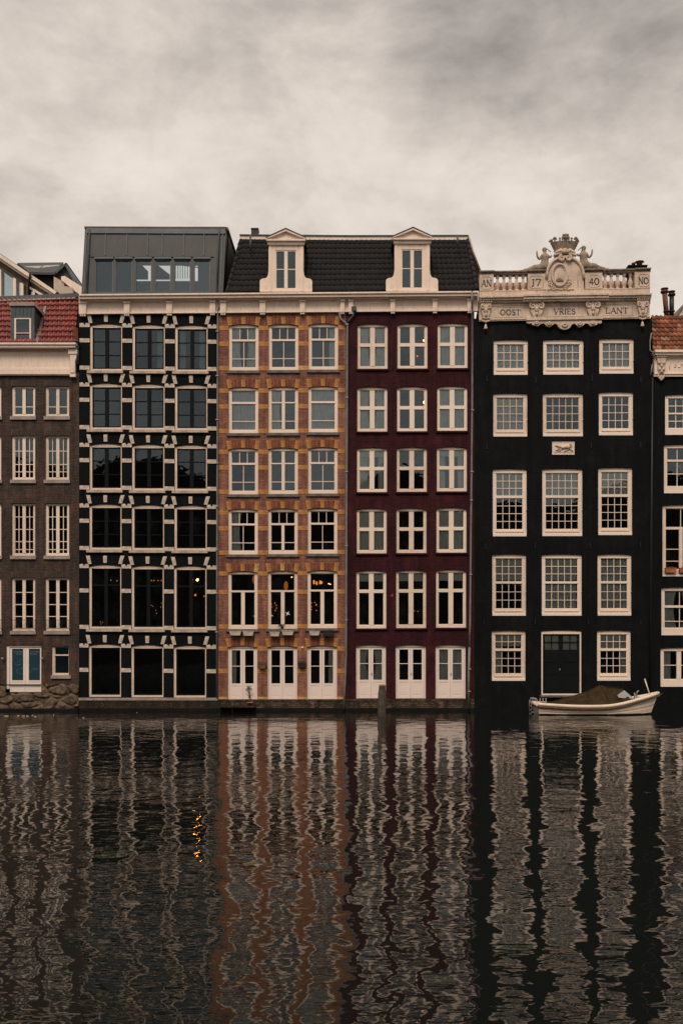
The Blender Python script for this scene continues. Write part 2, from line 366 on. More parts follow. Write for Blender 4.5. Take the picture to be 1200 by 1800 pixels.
M['leaf_dry'] = stained('withered_leaves', (0.10, 0.07, 0.045), 0.8, 0.6, 9.0)
M['star'] = emit('lit_paper_star', (1.0, 0.86, 0.68), 0.45)
M['star_paper'] = stained('pale_paper_star', (0.6, 0.58, 0.52), 0.7, 0.1, 2.0)
M['bulb'] = emit('warm_bulb', (1.0, 0.45, 0.14), 3.5)
M['bulb_big'] = emit('bright_filament_bulb', (1.0, 0.25, 0.04), 110)
M['bulb_dim'] = emit('amber_bulb', (1.0, 0.28, 0.06), 0.8)
M['shade'] = emit('amber_lampshade', (1.0, 0.22, 0.03), 0.22)
M['brick_chimney'] = brick('red_chimney_brick', (0.22, 0.055, 0.03), (0.15, 0.04, 0.025), (0.08, 0.05, 0.04))
M['rust'] = stained('rusty_flue', (0.14, 0.045, 0.025), 0.7, 0.5, 6.0, dirt=(0.25, 0.23, 0.2, 0.7))
M['render_grey'] = stained('pale_render', (0.50, 0.42, 0.34), 0.8, 0.2, 1.0, dirt=(0.16, 0.10, 0.05, 0.6))
M['ground'] = stained('paving', (0.12, 0.11, 0.10), 0.9, 0.3, 1.0)
M['far_wall'] = brick('far_bank_brick', (0.085, 0.06, 0.048), (0.06, 0.045, 0.04), (0.05, 0.045, 0.04))
M['red_paint'] = stained('red_paint', (0.45, 0.05, 0.02), 0.5, 0.1, 1)

# ------------------------------------------------------------------ water and ground
def make_water():
    m, t, b = newmat('canal_water')
    b.inputs['Base Color'].default_value = (0.006, 0.0075, 0.0065, 1)
    b.inputs['Roughness'].default_value = 0.015; b.inputs['IOR'].default_value = 1.5; b.inputs['Specular Tint'].default_value = (1.0, 0.90, 0.80, 1)
    c = N(t, 'ShaderNodeTexCoord')
    def layer(scale, sx, sy, amp, detail, dist, rot=0, rough=0.5):
        mp = N(t, 'ShaderNodeMapping'); mp.inputs['Scale'].default_value = (sx, sy, 1); mp.inputs['Rotation'].default_value = (0, 0, R(rot))
        lk(t, c.outputs['Object'], mp.inputs[0])
        n = noise_n(t, mp.outputs[0], scale, detail, rough, dist)
        q = N(t, 'ShaderNodeMath', operation='MULTIPLY'); lk(t, n.outputs[0], q.inputs[0]); q.inputs[1].default_value = amp
        return q.outputs[0]
    h = None
    for a in ((0.42, 1.0, 0.8, 0.036, 1, 0.3, 8), (1.5, 1.0, 0.9, 0.0170, 1, 0.3, -12), (4.6, 0.65, 1.2, 0.0042, 1, 0.2, 5), (15.0, 0.5, 1.2, 0.00065, 1, 0.1, 0)):
        q = layer(*a)
        if h is None: h = q
        else:
            ad = N(t, 'ShaderNodeMath', operation='ADD'); lk(t, h, ad.inputs[0]); lk(t, q, ad.inputs[1]); h = ad.outputs[0]
    bp = N(t, 'ShaderNodeBump'); bp.inputs['Strength'].default_value = 1.0; bp.inputs['Distance'].default_value = WAVE
    lk(t, h, bp.inputs['Height']); lk(t, bp.outputs[0], b.inputs['Normal'])
    return m
WAVE = 1.0
M['water'] = make_water()
mb = MB(); mb.quad((-150, -64, 0), (150, -64, 0), (150, 0.6, 0), (-150, 0.6, 0))
tag(obj('water', mb, M['water']), kind='structure')
mb = MB(); mb.box(-150, 150, 9.0, 160, -1.0, 0.9)
tag(obj('ground', mb, M['ground']), kind='structure')
mb = MB(); mb.box(-150, 150, -200, -64, -1.0, 1.2)
tag(obj('pavement', mb, M['ground']), kind='structure')

# ------------------------------------------------------------------ facade builders
def arc_pts(x0, x1, ybase, rise, n=8, rev=False):
    pts = []
    for i in range(n+1):
        u = i/n; pts.append((x0+(x1-x0)*u, ybase - rise*(1-(2*u-1)**2)))
    return pts[::-1] if rev else pts
def facade(house, x0, x1, y0, y1, openings, mat, depth=0.28, deep=9.0, label=None):
    """front wall with real openings (px0,py0,px1,py1,arch), side and back walls"""
    mb = MB()
    xs = sorted({x0, x1, *[min(max(v_, x0), x1) for o in openings for v_ in (o[0], o[2])]})
    ys = sorted({y0, y1, *[min(max(v_, y0), y1) for o in openings for v_ in (o[1], o[3])]})
    for i in range(len(xs)-1):
        for j in range(len(ys)-1):
            cx, cy = (xs[i]+xs[i+1])/2, (ys[j]+ys[j+1])/2
            if any(o[0] < cx < o[2] and o[1] < cy < o[3] for o in openings): continue
            mb.quad((X(xs[i]), 0, Z(ys[j+1])), (X(xs[i+1]), 0, Z(ys[j+1])), (X(xs[i+1]), 0, Z(ys[j])), (X(xs[i]), 0, Z(ys[j])))
    for o in openings:
        a, b_, c, d_ = X(o[0]), X(o[2]), Z(o[3]), Z(o[1])
        mb.quad((a, 0, c), (a, 0, d_), (a, depth, d_), (a, depth, c)); mb.quad((b_, 0, d_), (b_, 0, c), (b_, depth, c), (b_, depth, d_))
        mb.quad((a, 0, d_), (b_, 0, d_), (b_, depth, d_), (a, depth, d_)); mb.quad((a, depth, c), (b_, depth, c), (b_, 0, c), (a, 0, c))
        if o[4]:
            A = arc_pts(o[0], o[2], o[1]+o[4], o[4])
            for half in (A[:5], A[4:]):
                corner = (o[0], o[1]) if half is not A[4:] and half[0][0] == o[0] else (o[2], o[1])
                mb.pprism(half + [corner] if corner[0] == o[2] else [corner] + half[::1], 0.0, 0.1)
    L_, R_, zt, zb = X(x0), X(x1), Z(y0), Z(y1)
    mb.quad((L_, deep, zb), (L_, 0, zb), (L_, 0, zt), (L_, deep, zt)); mb.quad((R_, 0, zb), (R_, deep, zb), (R_, deep, zt), (R_, 0, zt))
    mb.quad((R_, deep, zb), (L_, deep, zb), (L_, deep, zt), (R_, deep, zt)); mb.quad((L_, 0, zt), (R_, 0, zt), (R_, deep, zt), (L_, deep, zt))
    w_ = obj('wall', mb, mat, house)
    if label: w_['label'] = label
    return w_
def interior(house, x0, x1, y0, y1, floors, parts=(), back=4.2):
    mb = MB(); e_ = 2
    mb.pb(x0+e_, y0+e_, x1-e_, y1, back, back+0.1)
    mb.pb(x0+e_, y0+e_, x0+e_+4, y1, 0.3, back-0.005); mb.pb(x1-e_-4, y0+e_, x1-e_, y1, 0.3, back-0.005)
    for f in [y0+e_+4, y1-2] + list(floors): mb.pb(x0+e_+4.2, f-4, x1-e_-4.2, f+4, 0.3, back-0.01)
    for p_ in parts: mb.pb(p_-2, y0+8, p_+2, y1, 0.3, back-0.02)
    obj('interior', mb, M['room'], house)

def curtain_mb(x0, x1, y0, y1, Y=0.235, pin=0.0, amp=0.035, dens=0.16):
    mb = MB(); W = X(x1)-X(x0); nu = max(8, int(W/dens*8)); nv = 8; ph = random.random()*6
    b = len(mb.v)
    for j in range(nv+1):
        v_ = j/nv
        for i in range(nu+1):
            u = i/nu
            s_ = 1 - abs(pin)*math.sin(math.pi*min(1, v_*1.0))*0.6
            xx = (u*W*s_) if pin >= 0 else (W - (1-u)*W*s_)
            yy = Y + amp*math.sin(2*math.pi*u*W/dens + ph + 0.5*math.sin(3*v_+ph)) + 0.012*math.sin(7*u+4*v_)
            mb.add([(X(x0)+xx, yy, Z(y0)+(Z(y1)-Z(y0))*v_)])
    for j in range(nv):
        for i in range(nu):
            a = b+j*(nu+1)+i; mb.face((a, a+1, a+nu+2, a+nu+1), True)
    return mb

def add_extras(win, x0, y0, x1, y1, ex):
    """ex: letters for what hangs behind the glass"""
    Wd = x1-x0
    for c in ex:
        if c == 'F': obj('curtain', curtain_mb(x0+1, x1-1, y0, y1), M['curtain'], win)
        elif c == 'L': obj('curtain', curtain_mb(x0+1, x0+Wd*0.42, y0, y1, pin=0.4), M['curtain'], win)
        elif c == 'R': obj('curtain', curtain_mb(x1-Wd*0.42, x1-1, y0, y1, pin=-0.4), M['curtain'], win)
        elif c == 'l': obj('curtain', curtain_mb(x0+1, x0+Wd*0.24, y0, y1), M['curtain'], win)
        elif c == 'r': obj('curtain', curtain_mb(x1-Wd*0.24, x1-1, y0, y1), M['curtain'], win)
        elif c == 'H': obj('curtain', curtain_mb(x0+1, x1-1, y0+(y1-y0)*0.5, y1), M['curtain'], win)
        elif c in 'TUVW':
            fr = {'T': 0.14, 'U': 0.28, 'V': 0.42, 'W': 0.52}[c]
            mb = MB(); mb.pb(x0+1, y0, x1-1, y0+(y1-y0)*fr, 0.20, 0.205); mb.pb(x0+1, y0+(y1-y0)*fr, x1-1, y0+(y1-y0)*fr+0.8, 0.197, 0.212)
            obj('roller_blind', mb, M['blind'], win)

FR = 0.10     # frames sit this far behind the wall face
def arched_head(mb, x0, x1, y0, rise, yin, Yf, Yb):
    if rise: mb.pprism(arc_pts(x0, x1, y0+rise, rise) + [(x1, yin), (x0, yin)], Yf, Yb)
    else: mb.pb(x0, y0, x1, yin, Yf, Yb)
def win_cream(house, x0, y0, x1, y1, arch=2.5, side=4.2, top=5.5, bot=5, transom=None, tt=3.0, upx=0, upy=0, lox=0, loy=0, cen=0, cen_up=True, mw=1.0, lows=(), sill=None, sm='sill_dark', ex='', fm='paint', name='window', glass='glass'):
    """sash / cross window: outer frame, transom, upper and lower lights with glazing bars"""
    mb = MB(); Yf, Yb = FR, FR+0.09
    arched_head(mb, x0, x1, y0, arch, y0+top, Yf-0.012, Yb)
    mb.pb(x0, y0+top, x0+side, y1-bot, Yf, Yb); mb.pb(x1-side, y0+top, x1, y1-bot, Yf, Yb)
    mb.pb(x0, y1-bot, x1, y1, Yf-0.012, Yb)
    ix0, ix1, iy0, iy1 = x0+side, x1-side, y0+top, y1-bot
    # inner sash rim, slightly set back
    mb.pb(ix0, iy0, ix1, iy0+1.2, Yf+0.03, Yb-0.003); mb.pb(ix0, iy1-1.4, ix1, iy1, Yf+0.03, Yb-0.003)
    mb.pb(ix0, iy0+1.2, ix0+1.2, iy1-1.4, Yf+0.033, Yb-0.003); mb.pb(ix1-1.2, iy0+1.2, ix1, iy1-1.4, Yf+0.033, Yb-0.003)
    ix0 += 1.2; ix1 -= 1.2; iy0 += 1.2; iy1 -= 1.4
    def grid(a0, b0, a1, b1, nx, ny, w_=mw):
        for i in range(1, nx): xx = a0+(a1-a0)*i/nx; mb.pb(xx-w_/2, b0, xx+w_/2, b1, Yf+0.045, Yb-0.006)
        for j in range(1, ny): yy = b0+(b1-b0)*j/ny; mb.pb(a0, yy-w_/2, a1, yy+w_/2, Yf+0.042, Yb-0.009)
    cx = (ix0+ix1)/2
    if transom is None:
        if cen: mb.pb(cx-cen/2, iy0, cx+cen/2, iy1, Yf+0.006, Yb-0.004)
        if cen:
            grid(ix0, iy0, cx-cen/2, iy1, upx or 1, upy or 1); grid(cx+cen/2, iy0, ix1, iy1, upx or 1, upy or 1)
        else: grid(ix0, iy0, ix1, iy1, upx or 1, upy or 1)
        for yy in lows: mb.pb(ix0, yy-mw/2, ix1, yy+mw/2, Yf+0.039, Yb-0.012)
    else:
        mb.pb(ix0-1.2, transom-tt/2, ix1+1.2, transom+tt/2, Yf+0.002, Yb-0.002)
        ut, lt = transom-tt/2, transom+tt/2
        if cen:
            mb.pb(cx-cen/2, lt, cx+cen/2, iy1, Yf+0.006, Yb-0.004)
            grid(ix0, lt, cx-cen/2, iy1, lox or 1, loy or 1); grid(cx+cen/2, lt, ix1, iy1, lox or 1, loy or 1)
        else: grid(ix0, lt, ix1, iy1, lox or 1, loy or 1)
        if cen and cen_up:
            mb.pb(cx-cen/2, iy0, cx+cen/2, ut, Yf+0.006, Yb-0.004)
        else: grid(ix0, iy0, ix1, ut, upx or 1, upy or 1)
        for yy in lows: mb.pb(ix0, yy-mw/2, ix1, yy+mw/2, Yf+0.039, Yb-0.012)
    if fm == 'paint': fm = random.choice(('paint', 'paint', 'paint_b', 'paint_c'))
    win = obj(name, mb, M[fm], house)
    g = MB(); g.quad((X(ix0-0.5), Yf+0.075, Z(iy1+0.5)), (X(ix1+0.5), Yf+0.075, Z(iy1+0.5)), (X(ix1+0.5), Yf+0.075, Z(iy0-0.5)), (X(ix0-0.5), Yf+0.075, Z(iy0-0.5)))
    obj('glass', g, M[glass], win)
    if sill:
        s_ = MB(); s_.pb(x0-sill[0], y1+0.05, x1+sill[0], y1+sill[1], -0.09, 0.10); obj('sill', s_, M[sm], win, bevel=0.008)
    add_extras(win, ix0, iy0, ix1, iy1, ex)
    return win
def double_door(house, x0, y0, x1, y1, arch=2.0, gtop=7, gbot=27, mid=None, fm='door_white', glass='glass', ex='', handle=False, label=None):
    mb = MB(); Yf, Yb = FR, FR+0.09
    fr = MB(); arched_head(fr, x0, x1, y0, arch, y0+4.5, Yf-0.012, Yb); fr.pb(x0, y0+4.5, x0+2.6, y1, Yf, Yb); fr.pb(x1-2.6, y0+4.5, x1, y1, Yf, Yb)
    a0, a1 = x0+2.8, x1-2.8; cx = (a0+a1)/2
    root = obj('door', fr, M[fm], house)
    if label: root['label'] = label
    for (l0, l1) in ((a0, cx-0.15), (cx+0.15, a1)):
        lf = MB(); s_ = 4.0; gy0, gy1 = y0+gtop, y1-gbot; Y0, Y1 = Yf+0.02, Yf+0.07
        lf.pb(l0, y0+4.7, l0+s_, y1-0.3, Y0, Y1); lf.pb(l1-s_, y0+4.7, l1, y1-0.3, Y0, Y1)
        lf.pb(l0+s_, y0+4.7, l1-s_, gy0, Y0+0.002, Y1); lf.pb(l0+s_, gy1, l1-s_, gy1+4, Y0+0.002, Y1); lf.pb(l0+s_, y1-4.5, l1-s_, y1-0.3, Y0+0.002, Y1)
        lf.pb(l0+s_, gy1+4, l1-s_, y1-4.5, Y0+0.02, Y1); lf.pb(l0+s_+2, gy1+6.5, l1-s_-2, y1-7, Y0+0.008, Y0+0.025)
        if mid: lf.pb(l0+s_, mid-0.6, l1-s_, mid+0.6, Y0+0.006, Y1-0.004)
        leaf = obj('door_leaf', lf, M[fm], root)
        g = MB(); g.quad((X(l0+s_), Y1-0.015, Z(gy1)), (X(l1-s_), Y1-0.015, Z(gy1)), (X(l1-s_), Y1-0.015, Z(gy0)), (X(l0+s_), Y1-0.015, Z(gy0)))
        obj('glass', g, M[glass], leaf)
    if handle:
        h = MB(); h.tube([(X(cx+1.6), Yf-0.02, Z(y1-gbot-14)), (X(cx+1.6), Yf-0.02, Z(y1-gbot-8))], 0.012, 6); h.tube([(X(cx+1.6), Yf-0.03, Z(y1-gbot-11)), (X(cx-1.2), Yf-0.03, Z(y1-gbot-11))], 0.010, 6)
        obj('door_handle', h, M['metal'], root)
    add_extras(root, x0+4, y0+5, x1-4, y1-gbot, ex)
    return root
def col_at(top, bot, y, ya=610, yb=1180):
    t = (y-ya)/(yb-ya); return top[0]+(bot[0]-top[0])*t, top[1]+(bot[1]-top[1])*t
def prism_part(name, pts, Yf, Yb, mat, parent, bevel=0.0):
    mb = MB(); mb.pprism(pts, Yf, Yb); return obj(name, mb, M[mat], parent, bevel)
def drainpipe(house, pts, r=0.05, mat='pipe', clips=(), side=1):
    mb = MB(); mb.tube(pts, r, 10)
    p = obj('drainpipe', mb, M[mat], house)
    for (px, py) in clips:
        c = MB(); c.pb(px-2.4, py-0.8, px+2.4, py+0.8, -0.02, -0.20); obj('pipe_clamp', c, M['metal'], p)
    return p
def LG(x): return 516.8 - (x-140)*5.6/700.0          # the shared cornice line of the three middle houses
def cornice(house, x0, x1, brackets, mat='cornice'):
    mb = MB()
    for a, b_, Yf in ((0, 3.0, -0.52), (3.0, 8.5, -0.44), (8.5, 11.5, -0.30), (11.5, 13.5, -0.18)):
        mb.sl(x0, x1, LG(x0)+a, LG(x1)+a, LG(x0)+b_, LG(x1)+b_, Yf, 0.6)
    mb.sl(x0, x1, LG(x0)+13.5, LG(x1)+13.5, LG(x0)+32.5, LG(x1)+32.5, -0.07, 0.02)
    mb.sl(x0, x1, LG(x0)+32.5, LG(x1)+32.5, LG(x0)+35.2, LG(x1)+35.2, -0.15, 0.02)
    c = obj('cornice', mb, M[mat], house, bevel=0.01)
    for bx0, bx1 in brackets:
        k = MB(); l0, l1 = LG(bx0), LG(bx1)
        k.sl(bx0-0.8, bx1+0.8, l0+13, l1+13, l0+16, l1+16, -0.27, -0.06); k.sl(bx0, bx1, l0+16, l1+16, l0+35, l1+35, -0.22, -0.06)
        for q in range(3):
            u = bx0+(bx1-bx0)*(0.1+q*0.3); k.sl(u, u+(bx1-bx0)*0.2, l0+35, l1+35, l0+38.5, l1+38.5, -0.20, -0.03)
        obj('bracket', k, M[mat], c)
    return c
def tile_patch(mb, bl, br, tl, tr, nu, nv, amp=0.045, step=0.035, prof=0):
    """pantiles on the slope bl-br-tl-tr: each course steps over the one below"""
    bl, br, tl, tr = map(Vector, (bl, br, tl, tr)); nrm = (br-bl).cross(tl-bl).normalized()
    if nrm.y > 0: nrm = -nrm
    sub = 6
    for j in range(nv):
        rows = []
        for v_, off in (((j)/nv, step), ((j+1.0)/nv, 0.0)):
            row = []
            for i in range(nu*sub+1):
                u = i/(nu*sub); ph = 2*math.pi*(i % sub)/sub
                h = amp*(0.5+0.5*math.sin(ph)) + (0.3*amp*math.sin(2*ph))
                p = (bl*(1-u)+br*u)*(1-v_) + (tl*(1-u)+tr*u)*v_
                jit = 0.010*mnoise.noise(Vector((i//sub*1.7, j*2.3, 4)))
                row.append(p + nrm*(h+off+jit+0.02))
            rows.append(mb.add(row))
        # drop lip at the lower edge of the course
        lip = mb.add([Vector(mb.v[rows[0]+i]) - nrm*(step+0.02) for i in range(nu*sub+1)])
        for i in range(nu*sub):
            uv = [((i+0.2)/sub, j+0.2), ((i+0.8)/sub, j+0.2), ((i+0.8)/sub, j+0.8), ((i+0.2)/sub, j+0.8)]
            mb.face((rows[0]+i, rows[0]+i+1, rows[1]+i+1, rows[1]+i), True, uv)
            mb.face((lip+i, lip+i+1, rows[0]+i+1, rows[0]+i), False, uv)

# ================================================================== HOUSE A : black house with white stone dressings and zinc penthouse
HB = thing('canal_house', 'black house with white stone bands and a dark zinc attic storey on top', 'house', (X(261), 0, 0))
colsB = [((158.5, 215), (156.5, 213)), ((233, 290), (231, 287.5)), ((308, 365), (305.5, 362.5))]
rowsB = [(569, 651.5, 26, 74), (673.5, 754.5, 26, 74), (779.5, 861, 26, 74), (886, 966, 26, 74), (992.5, 1105, 42, 106), (1132, 1225, 42, None)]
dyB = (0, 1.4, 2.4)
op = []
for r, (c, b_, _, _2) in enumerate(rowsB):
    for i, (ct, cb) in enumerate(colsB):
        a0, a1 = col_at(ct, cb, (c+b_)/2); op.append((a0, c+dyB[i], a1, b_+dyB[i]*0.5, 3.2, r, i))
facade(HB, 139.3, 383, 549, 1231, [o[:5] for o in op], M['brick_black'])
interior(HB, 139.3, 383, 549, 1229, (660, 767, 873, 979, 1118), (224, 299))
exB = {(0, 0): '', (0, 1): 'r', (0, 2): 'lr', (5, 2): ''}
for (x0, y0, x1, y1, ar, r, i) in op:
    mb = MB(); Yf, Yb = 0.06, 0.17
    arched_head(mb, x0, x1, y0, ar, y0+6.5, Yf, Yb); mb.pprism(arc_pts(x0+3, x1-3, y0+ar+2.2, ar-0.6)+[(x1-3, y0+ar+3.0)]+arc_pts(x0+3, x1-3, y0+ar+3.0, ar-0.6, rev=True)[1:], Yf-0.014, Yf+0.01)
    mb.pb(x0, y0+6.5, x0+4.0, y1-3.5, Yf+0.004, Yb); mb.pb(x1-2.0, y0+6.5, x1, y1-3.5, Yf+0.004, Yb); mb.pb(x0, y1-3.5, x1, y1, Yf, Yb)
    mb.pb(x0-0.4, y0+6.7, x0+1.2, y1-3.6, Yf-0.012, Yf+0.02)
    wn = obj('window', mb, M['paint_old'], HB)
    ix0, ix1, iy0, iy1 = x0+4.2, x1-2.2, y0+6.7, y1-3.7
    c = MB(); Y0, Y1 = 0.10, 0.16; wdt = 1.7
    c.pb(ix0, iy0, ix1, iy0+wdt, Y0, Y1); c.pb(ix0, iy1-wdt-0.5, ix1, iy1, Y0, Y1); c.pb(ix0, iy0+wdt, ix0+wdt, iy1-wdt-0.5, Y0, Y1); c.pb(ix1-wdt, iy0+wdt, ix1, iy1-wdt-0.5, Y0, Y1)
    if r < 5:
        cx = (ix0+ix1)/2; c.pb(cx-3.2, iy0+wdt, cx+3.2, iy1-wdt-0.5, Y0-0.006, Y1-0.004)
        ys = [iy0+(iy1-iy0)*0.33, iy0+(iy1-iy0)*0.665] if r < 4 else [iy0+(iy1-iy0)*0.285]
        for yy in ys: c.pb(ix0+wdt, yy-(0.75 if r < 4 else 1.4), ix1-wdt, yy+(0.75 if r < 4 else 1.4), Y0+0.008, Y1-0.008)
    cas = obj('casement', c, M['black_paint'], wn)
    g = MB(); g.quad((X(ix0+1), 0.14, Z(iy1-1)), (X(ix1-1), 0.14, Z(iy1-1)), (X(ix1-1), 0.14, Z(iy0+1)), (X(ix0+1), 0.14, Z(iy0+1)))
    obj('glass', g, M['glass_dark' if r == 5 else 'glass_b'], wn)
    if r < 5:
        s_ = MB(); s_.pb(x0-4.5, y1+0.6, x1+2.2, y1+5.6, -0.13, 0.06); obj('sill', s_, M['sill_stone'], wn, bevel=0.015)
    add_extras(wn, ix0+2, iy0, ix1-2, iy1, exB.get((r, i), ''))
    # three white voussoirs over the opening
    c0 = y0
    prism_part('voussoir', [(x0-5.3, c0-15.8), (x0+1.5, c0-15.8), (x0+4.6, c0-1.6+0.6), (x0-1.6, c0-1.0)], -0.035, 0.05, 'stone_white', HB, 0.006)
    prism_part('voussoir', [((x0+x1)/2-3.4, c0-15.5), ((x0+x1)/2+3.4, c0-15.5), ((x0+x1)/2+3.1, c0-3.0), ((x0+x1)/2-3.1, c0-3.0)], -0.035, 0.05, 'stone_white', HB, 0.006)
    prism_part('voussoir', [(x1-1.2, c0-15.6), (x1+5.8, c0-15.6), (x1+1.2, c0-0.8), (x1-5.0, c0-1.2)], -0.035, 0.05, 'stone_white', HB, 0.006)
for r, (c, b_, m1, m2) in enumerate(rowsB):
    cells = [[o for o in op if o[5] == r and o[6] == i][0] for i in range(3)]
    edges = [(140.2, cells[0][0]-0.4), (cells[0][2]+0.2, cells[1][0]-0.4), (cells[1][2]+0.2, cells[2][0]-0.4), (cells[2][2]+0.2, 380.8)]
    for q, (e0, e1) in enumerate(edges):
        dy = (0, 0.7, 1.8, 2.4)[q]; ce = (e0+e1)/2
        prism_part('stone_band', [(e0, c-0.5+dy), (ce-2.5, c-1.2+dy), (ce, c+2.6+dy), (ce+2.5, c-1.2+dy), (e1, c-0.5+dy), (e1, c+6.2+dy), (e0, c+6.2+dy)], -0.03, 0.05, 'stone_white', HB, 0.006)
        prism_part('stone_band', [(e0, c+m1+dy), (e1, c+m1+dy), (e1, c+m1+7+dy), (e0, c+m1+7+dy)], -0.03, 0.05, 'stone_white', HB, 0.006)
        if m2: prism_part('stone_band', [(e0, c+m2+dy), (e1, c+m2+dy), (e1, c+m2+7+dy), (e0, c+m2+7+dy)], -0.03, 0.05, 'stone_white', HB, 0.006)
mb = MB(); mb.pb(139.3, 1226.5, 383, 1231, -0.08, 0.02); obj('ledge', mb, M['sill_grey'], HB)
mb = MB(); mb.pb(139.3, 1231, 383, 1262, -0.05, 0.4); obj('plinth', mb, M['plinth_dark'], HB)
mb = MB(); mb.pb(139.3, 1244, 383, 1262, -0.10, -0.055); obj('wet_band', mb, M['wet'], HB, bevel=0.02)
cornice(HB, 138.8, 386, [(139.5, 151.5), (218, 228), (292.5, 302.5), (368.5, 378.5)])
drainpipe(HB, [P(391.5, 530, -0.12), P(389, 534, -0.14), P(384, 541, -0.14), P(383, 546, -0.12), P(382.8, 568, -0.11), P(381.5, 1000, -0.11), P(381, 1226, -0.11)], 0.042, 'pipe', [(382.6, 584), (382.3, 662), (382.2, 739), (382, 815), (381.8, 891), (381.6, 967), (381.4, 1043), (381.3, 1111)])
# zinc penthouse
PY = 0.35
def PP(px, py, Y): return P(px, py, Y)
fr = [(143.5, 517), (392, 516), (398, 400), (150, 398)]
mb = MB()
PENW = [(167.5, 199), (203.5, 232.5), (238, 266.5), (272.5, 300.5), (306.5, 335), (341, 369.5)]
def lean(py): return PY + (517-py)/117*0.45
def fx(u, py): return u
ylo, yhi, wt, wb_ = 517, 398.5, 456, 514
def ed(py): # left/right edge of the leaning front
    t = (517-py)/118.5; return 143.5+6.5*t, 392+6*t
def fq(a, b_, c, d_):
    mb.quad(*(P(px, py, lean(py)) for px, py in (a, b_, c, d_)))
l0, r0 = ed(ylo); l1, r1 = ed(wb_); l2, r2 = ed(wt); l3, r3 = ed(yhi)
fq((l0, ylo), (r0, ylo), (r1, wb_), (l1, wb_)); fq((l2, wt), (r2, wt), (r3, yhi), (l3, yhi))
xs = [l1] + [v_ for a in PENW for v_ in a] + [r1]; xs2 = [l2] + [v_ for a in PENW for v_ in a] + [r2]
for i in range(0, len(xs), 2): fq((xs[i], wb_), (xs[i+1], wb_), (xs2[i+1], wt), (xs2[i], wt))
for a, b_ in PENW:   # reveals
    for (p0, p1) in (((a, wb_), (a, wt)), ((a, wt), (b_, wt)), ((b_, wt), (b_, wb_)), ((b_, wb_), (a, wb_))):
        q0, q1 = P(*p0, lean(p0[1])), P(*p1, lean(p1[1])); dv = Vector((0, 0.2, 0)); mb.quad(q0, q1, q1+dv, q0+dv)
TB = P(420, 418, 5.0); TL = P(150, 398.5, lean(398.5)); TR = P(398, 399.5, lean(399.5)); BR = P(392, 517, PY); BL = P(143.5, 517, PY)
bx = TB.x + 0.3
mb.quad(BR, Vector((bx-0.2, 5.0, BR.z)), Vector((TB.x, 5.0, TR.z-0.35)), TR)
mb.quad(Vector((BL.x, 5, BL.z)), BL, TL, Vector((TL.x, 5, TL.z-0.35)))
mb.quad(TL, TR, Vector((TB.x, 5.0, TR.z-0.35)), Vector((TL.x, 5, TL.z-0.35)))
PEN = obj('penthouse', mb, M['zinc'], HB)
mb = MB(); e3 = Vector((0.02, 0, 0)); mb.quad(BR+e3+Vector((0.05, 0.5, 0)), Vector((bx-0.2, 5.0, BR.z))+e3, Vector((TB.x, 5.0, TR.z-0.5))+e3, TR+e3+Vector((0.05, 0.5, -0.15)))
obj('side_cladding', mb, M['zinc_brown'], PEN)
mb = MB(); mb.hexa([P(148.6, 401.5, lean(400)-0.05), P(399, 402.5, lean(400)-0.05), P(399, 398.8, lean(400)-0.05), P(148.6, 397.8, lean(400)-0.05)] + [P(148.6, 401.5, lean(400)-0.05)+Vector((0,.2,0)), P(399, 402.5, lean(400)-0.05)+Vector((0,.2,0)), P(399, 398.8, lean(400)-0.05)+Vector((0,.2,0)), P(148.6, 397.8, lean(400)-0.05)+Vector((0,.2,0))])
obj('roof_edge', mb, M['zinc_brown'], PEN)
mb = MB(); p0, p1 = P(399, 402, lean(400)), Vector((TB.x+0.03, 5.0, TR.z-0.42)); mb.tube([p0, p1], 0.09, 6); obj('side_gutter', mb, M['zinc_blue'], PEN)
def bar(mb, px0, py0, px1, py1, w_=0.9, pr=0.05):
    for_pts = []
    dx, dy = px1-px0, py1-py0; L = math.hypot(dx, dy); nx, ny = -dy/L*w_, dx/L*w_
    q = [(px0-nx, py0-ny), (px1-nx, py1-ny), (px1+nx, py1+ny), (px0+nx, py0+ny)]
    f_ = [P(a, b_, lean(b_)) - Vector((0, pr, 0)) for a, b_ in q]; k_ = [P(a, b_, lean(b_)) + Vector((0, 0.01, 0)) for a, b_ in q]
    mb.hexa(f_ + k_)
mb = MB()
for x_ in (158.5, 185.5, 223, 259.5, 285.5, 323, 358.5): bar(mb, x_, 449, x_+0.6, 412, 0.9, 0.045)
for x_ in (150, 389): bar(mb, x_-2, 515, x_+3, 403, 0.9, 0.04)
obj('seam', mb, M['zinc_blue'], PEN)
mb = MB(); bar(mb, 153, 406.2, 396, 407.4, 4.2, 0.06); obj('fascia', mb, M['zinc_blue'], PEN)
mb = MB(); bar(mb, 160, 451, 376, 451, 0.8, 0.05); obj('window_head', mb, M['zinc'], PEN)
for px_t, px_b in ((157.5, 152.5), (385, 381)):
    mb = MB(); mb.tube([P(px_t, 403, lean(403)-0.1), P(px_t, 410, lean(410)-0.1), P(px_b, 514, lean(514)-0.1)], 0.045, 8); obj('drainpipe', mb, M['zinc_blue'], PEN)
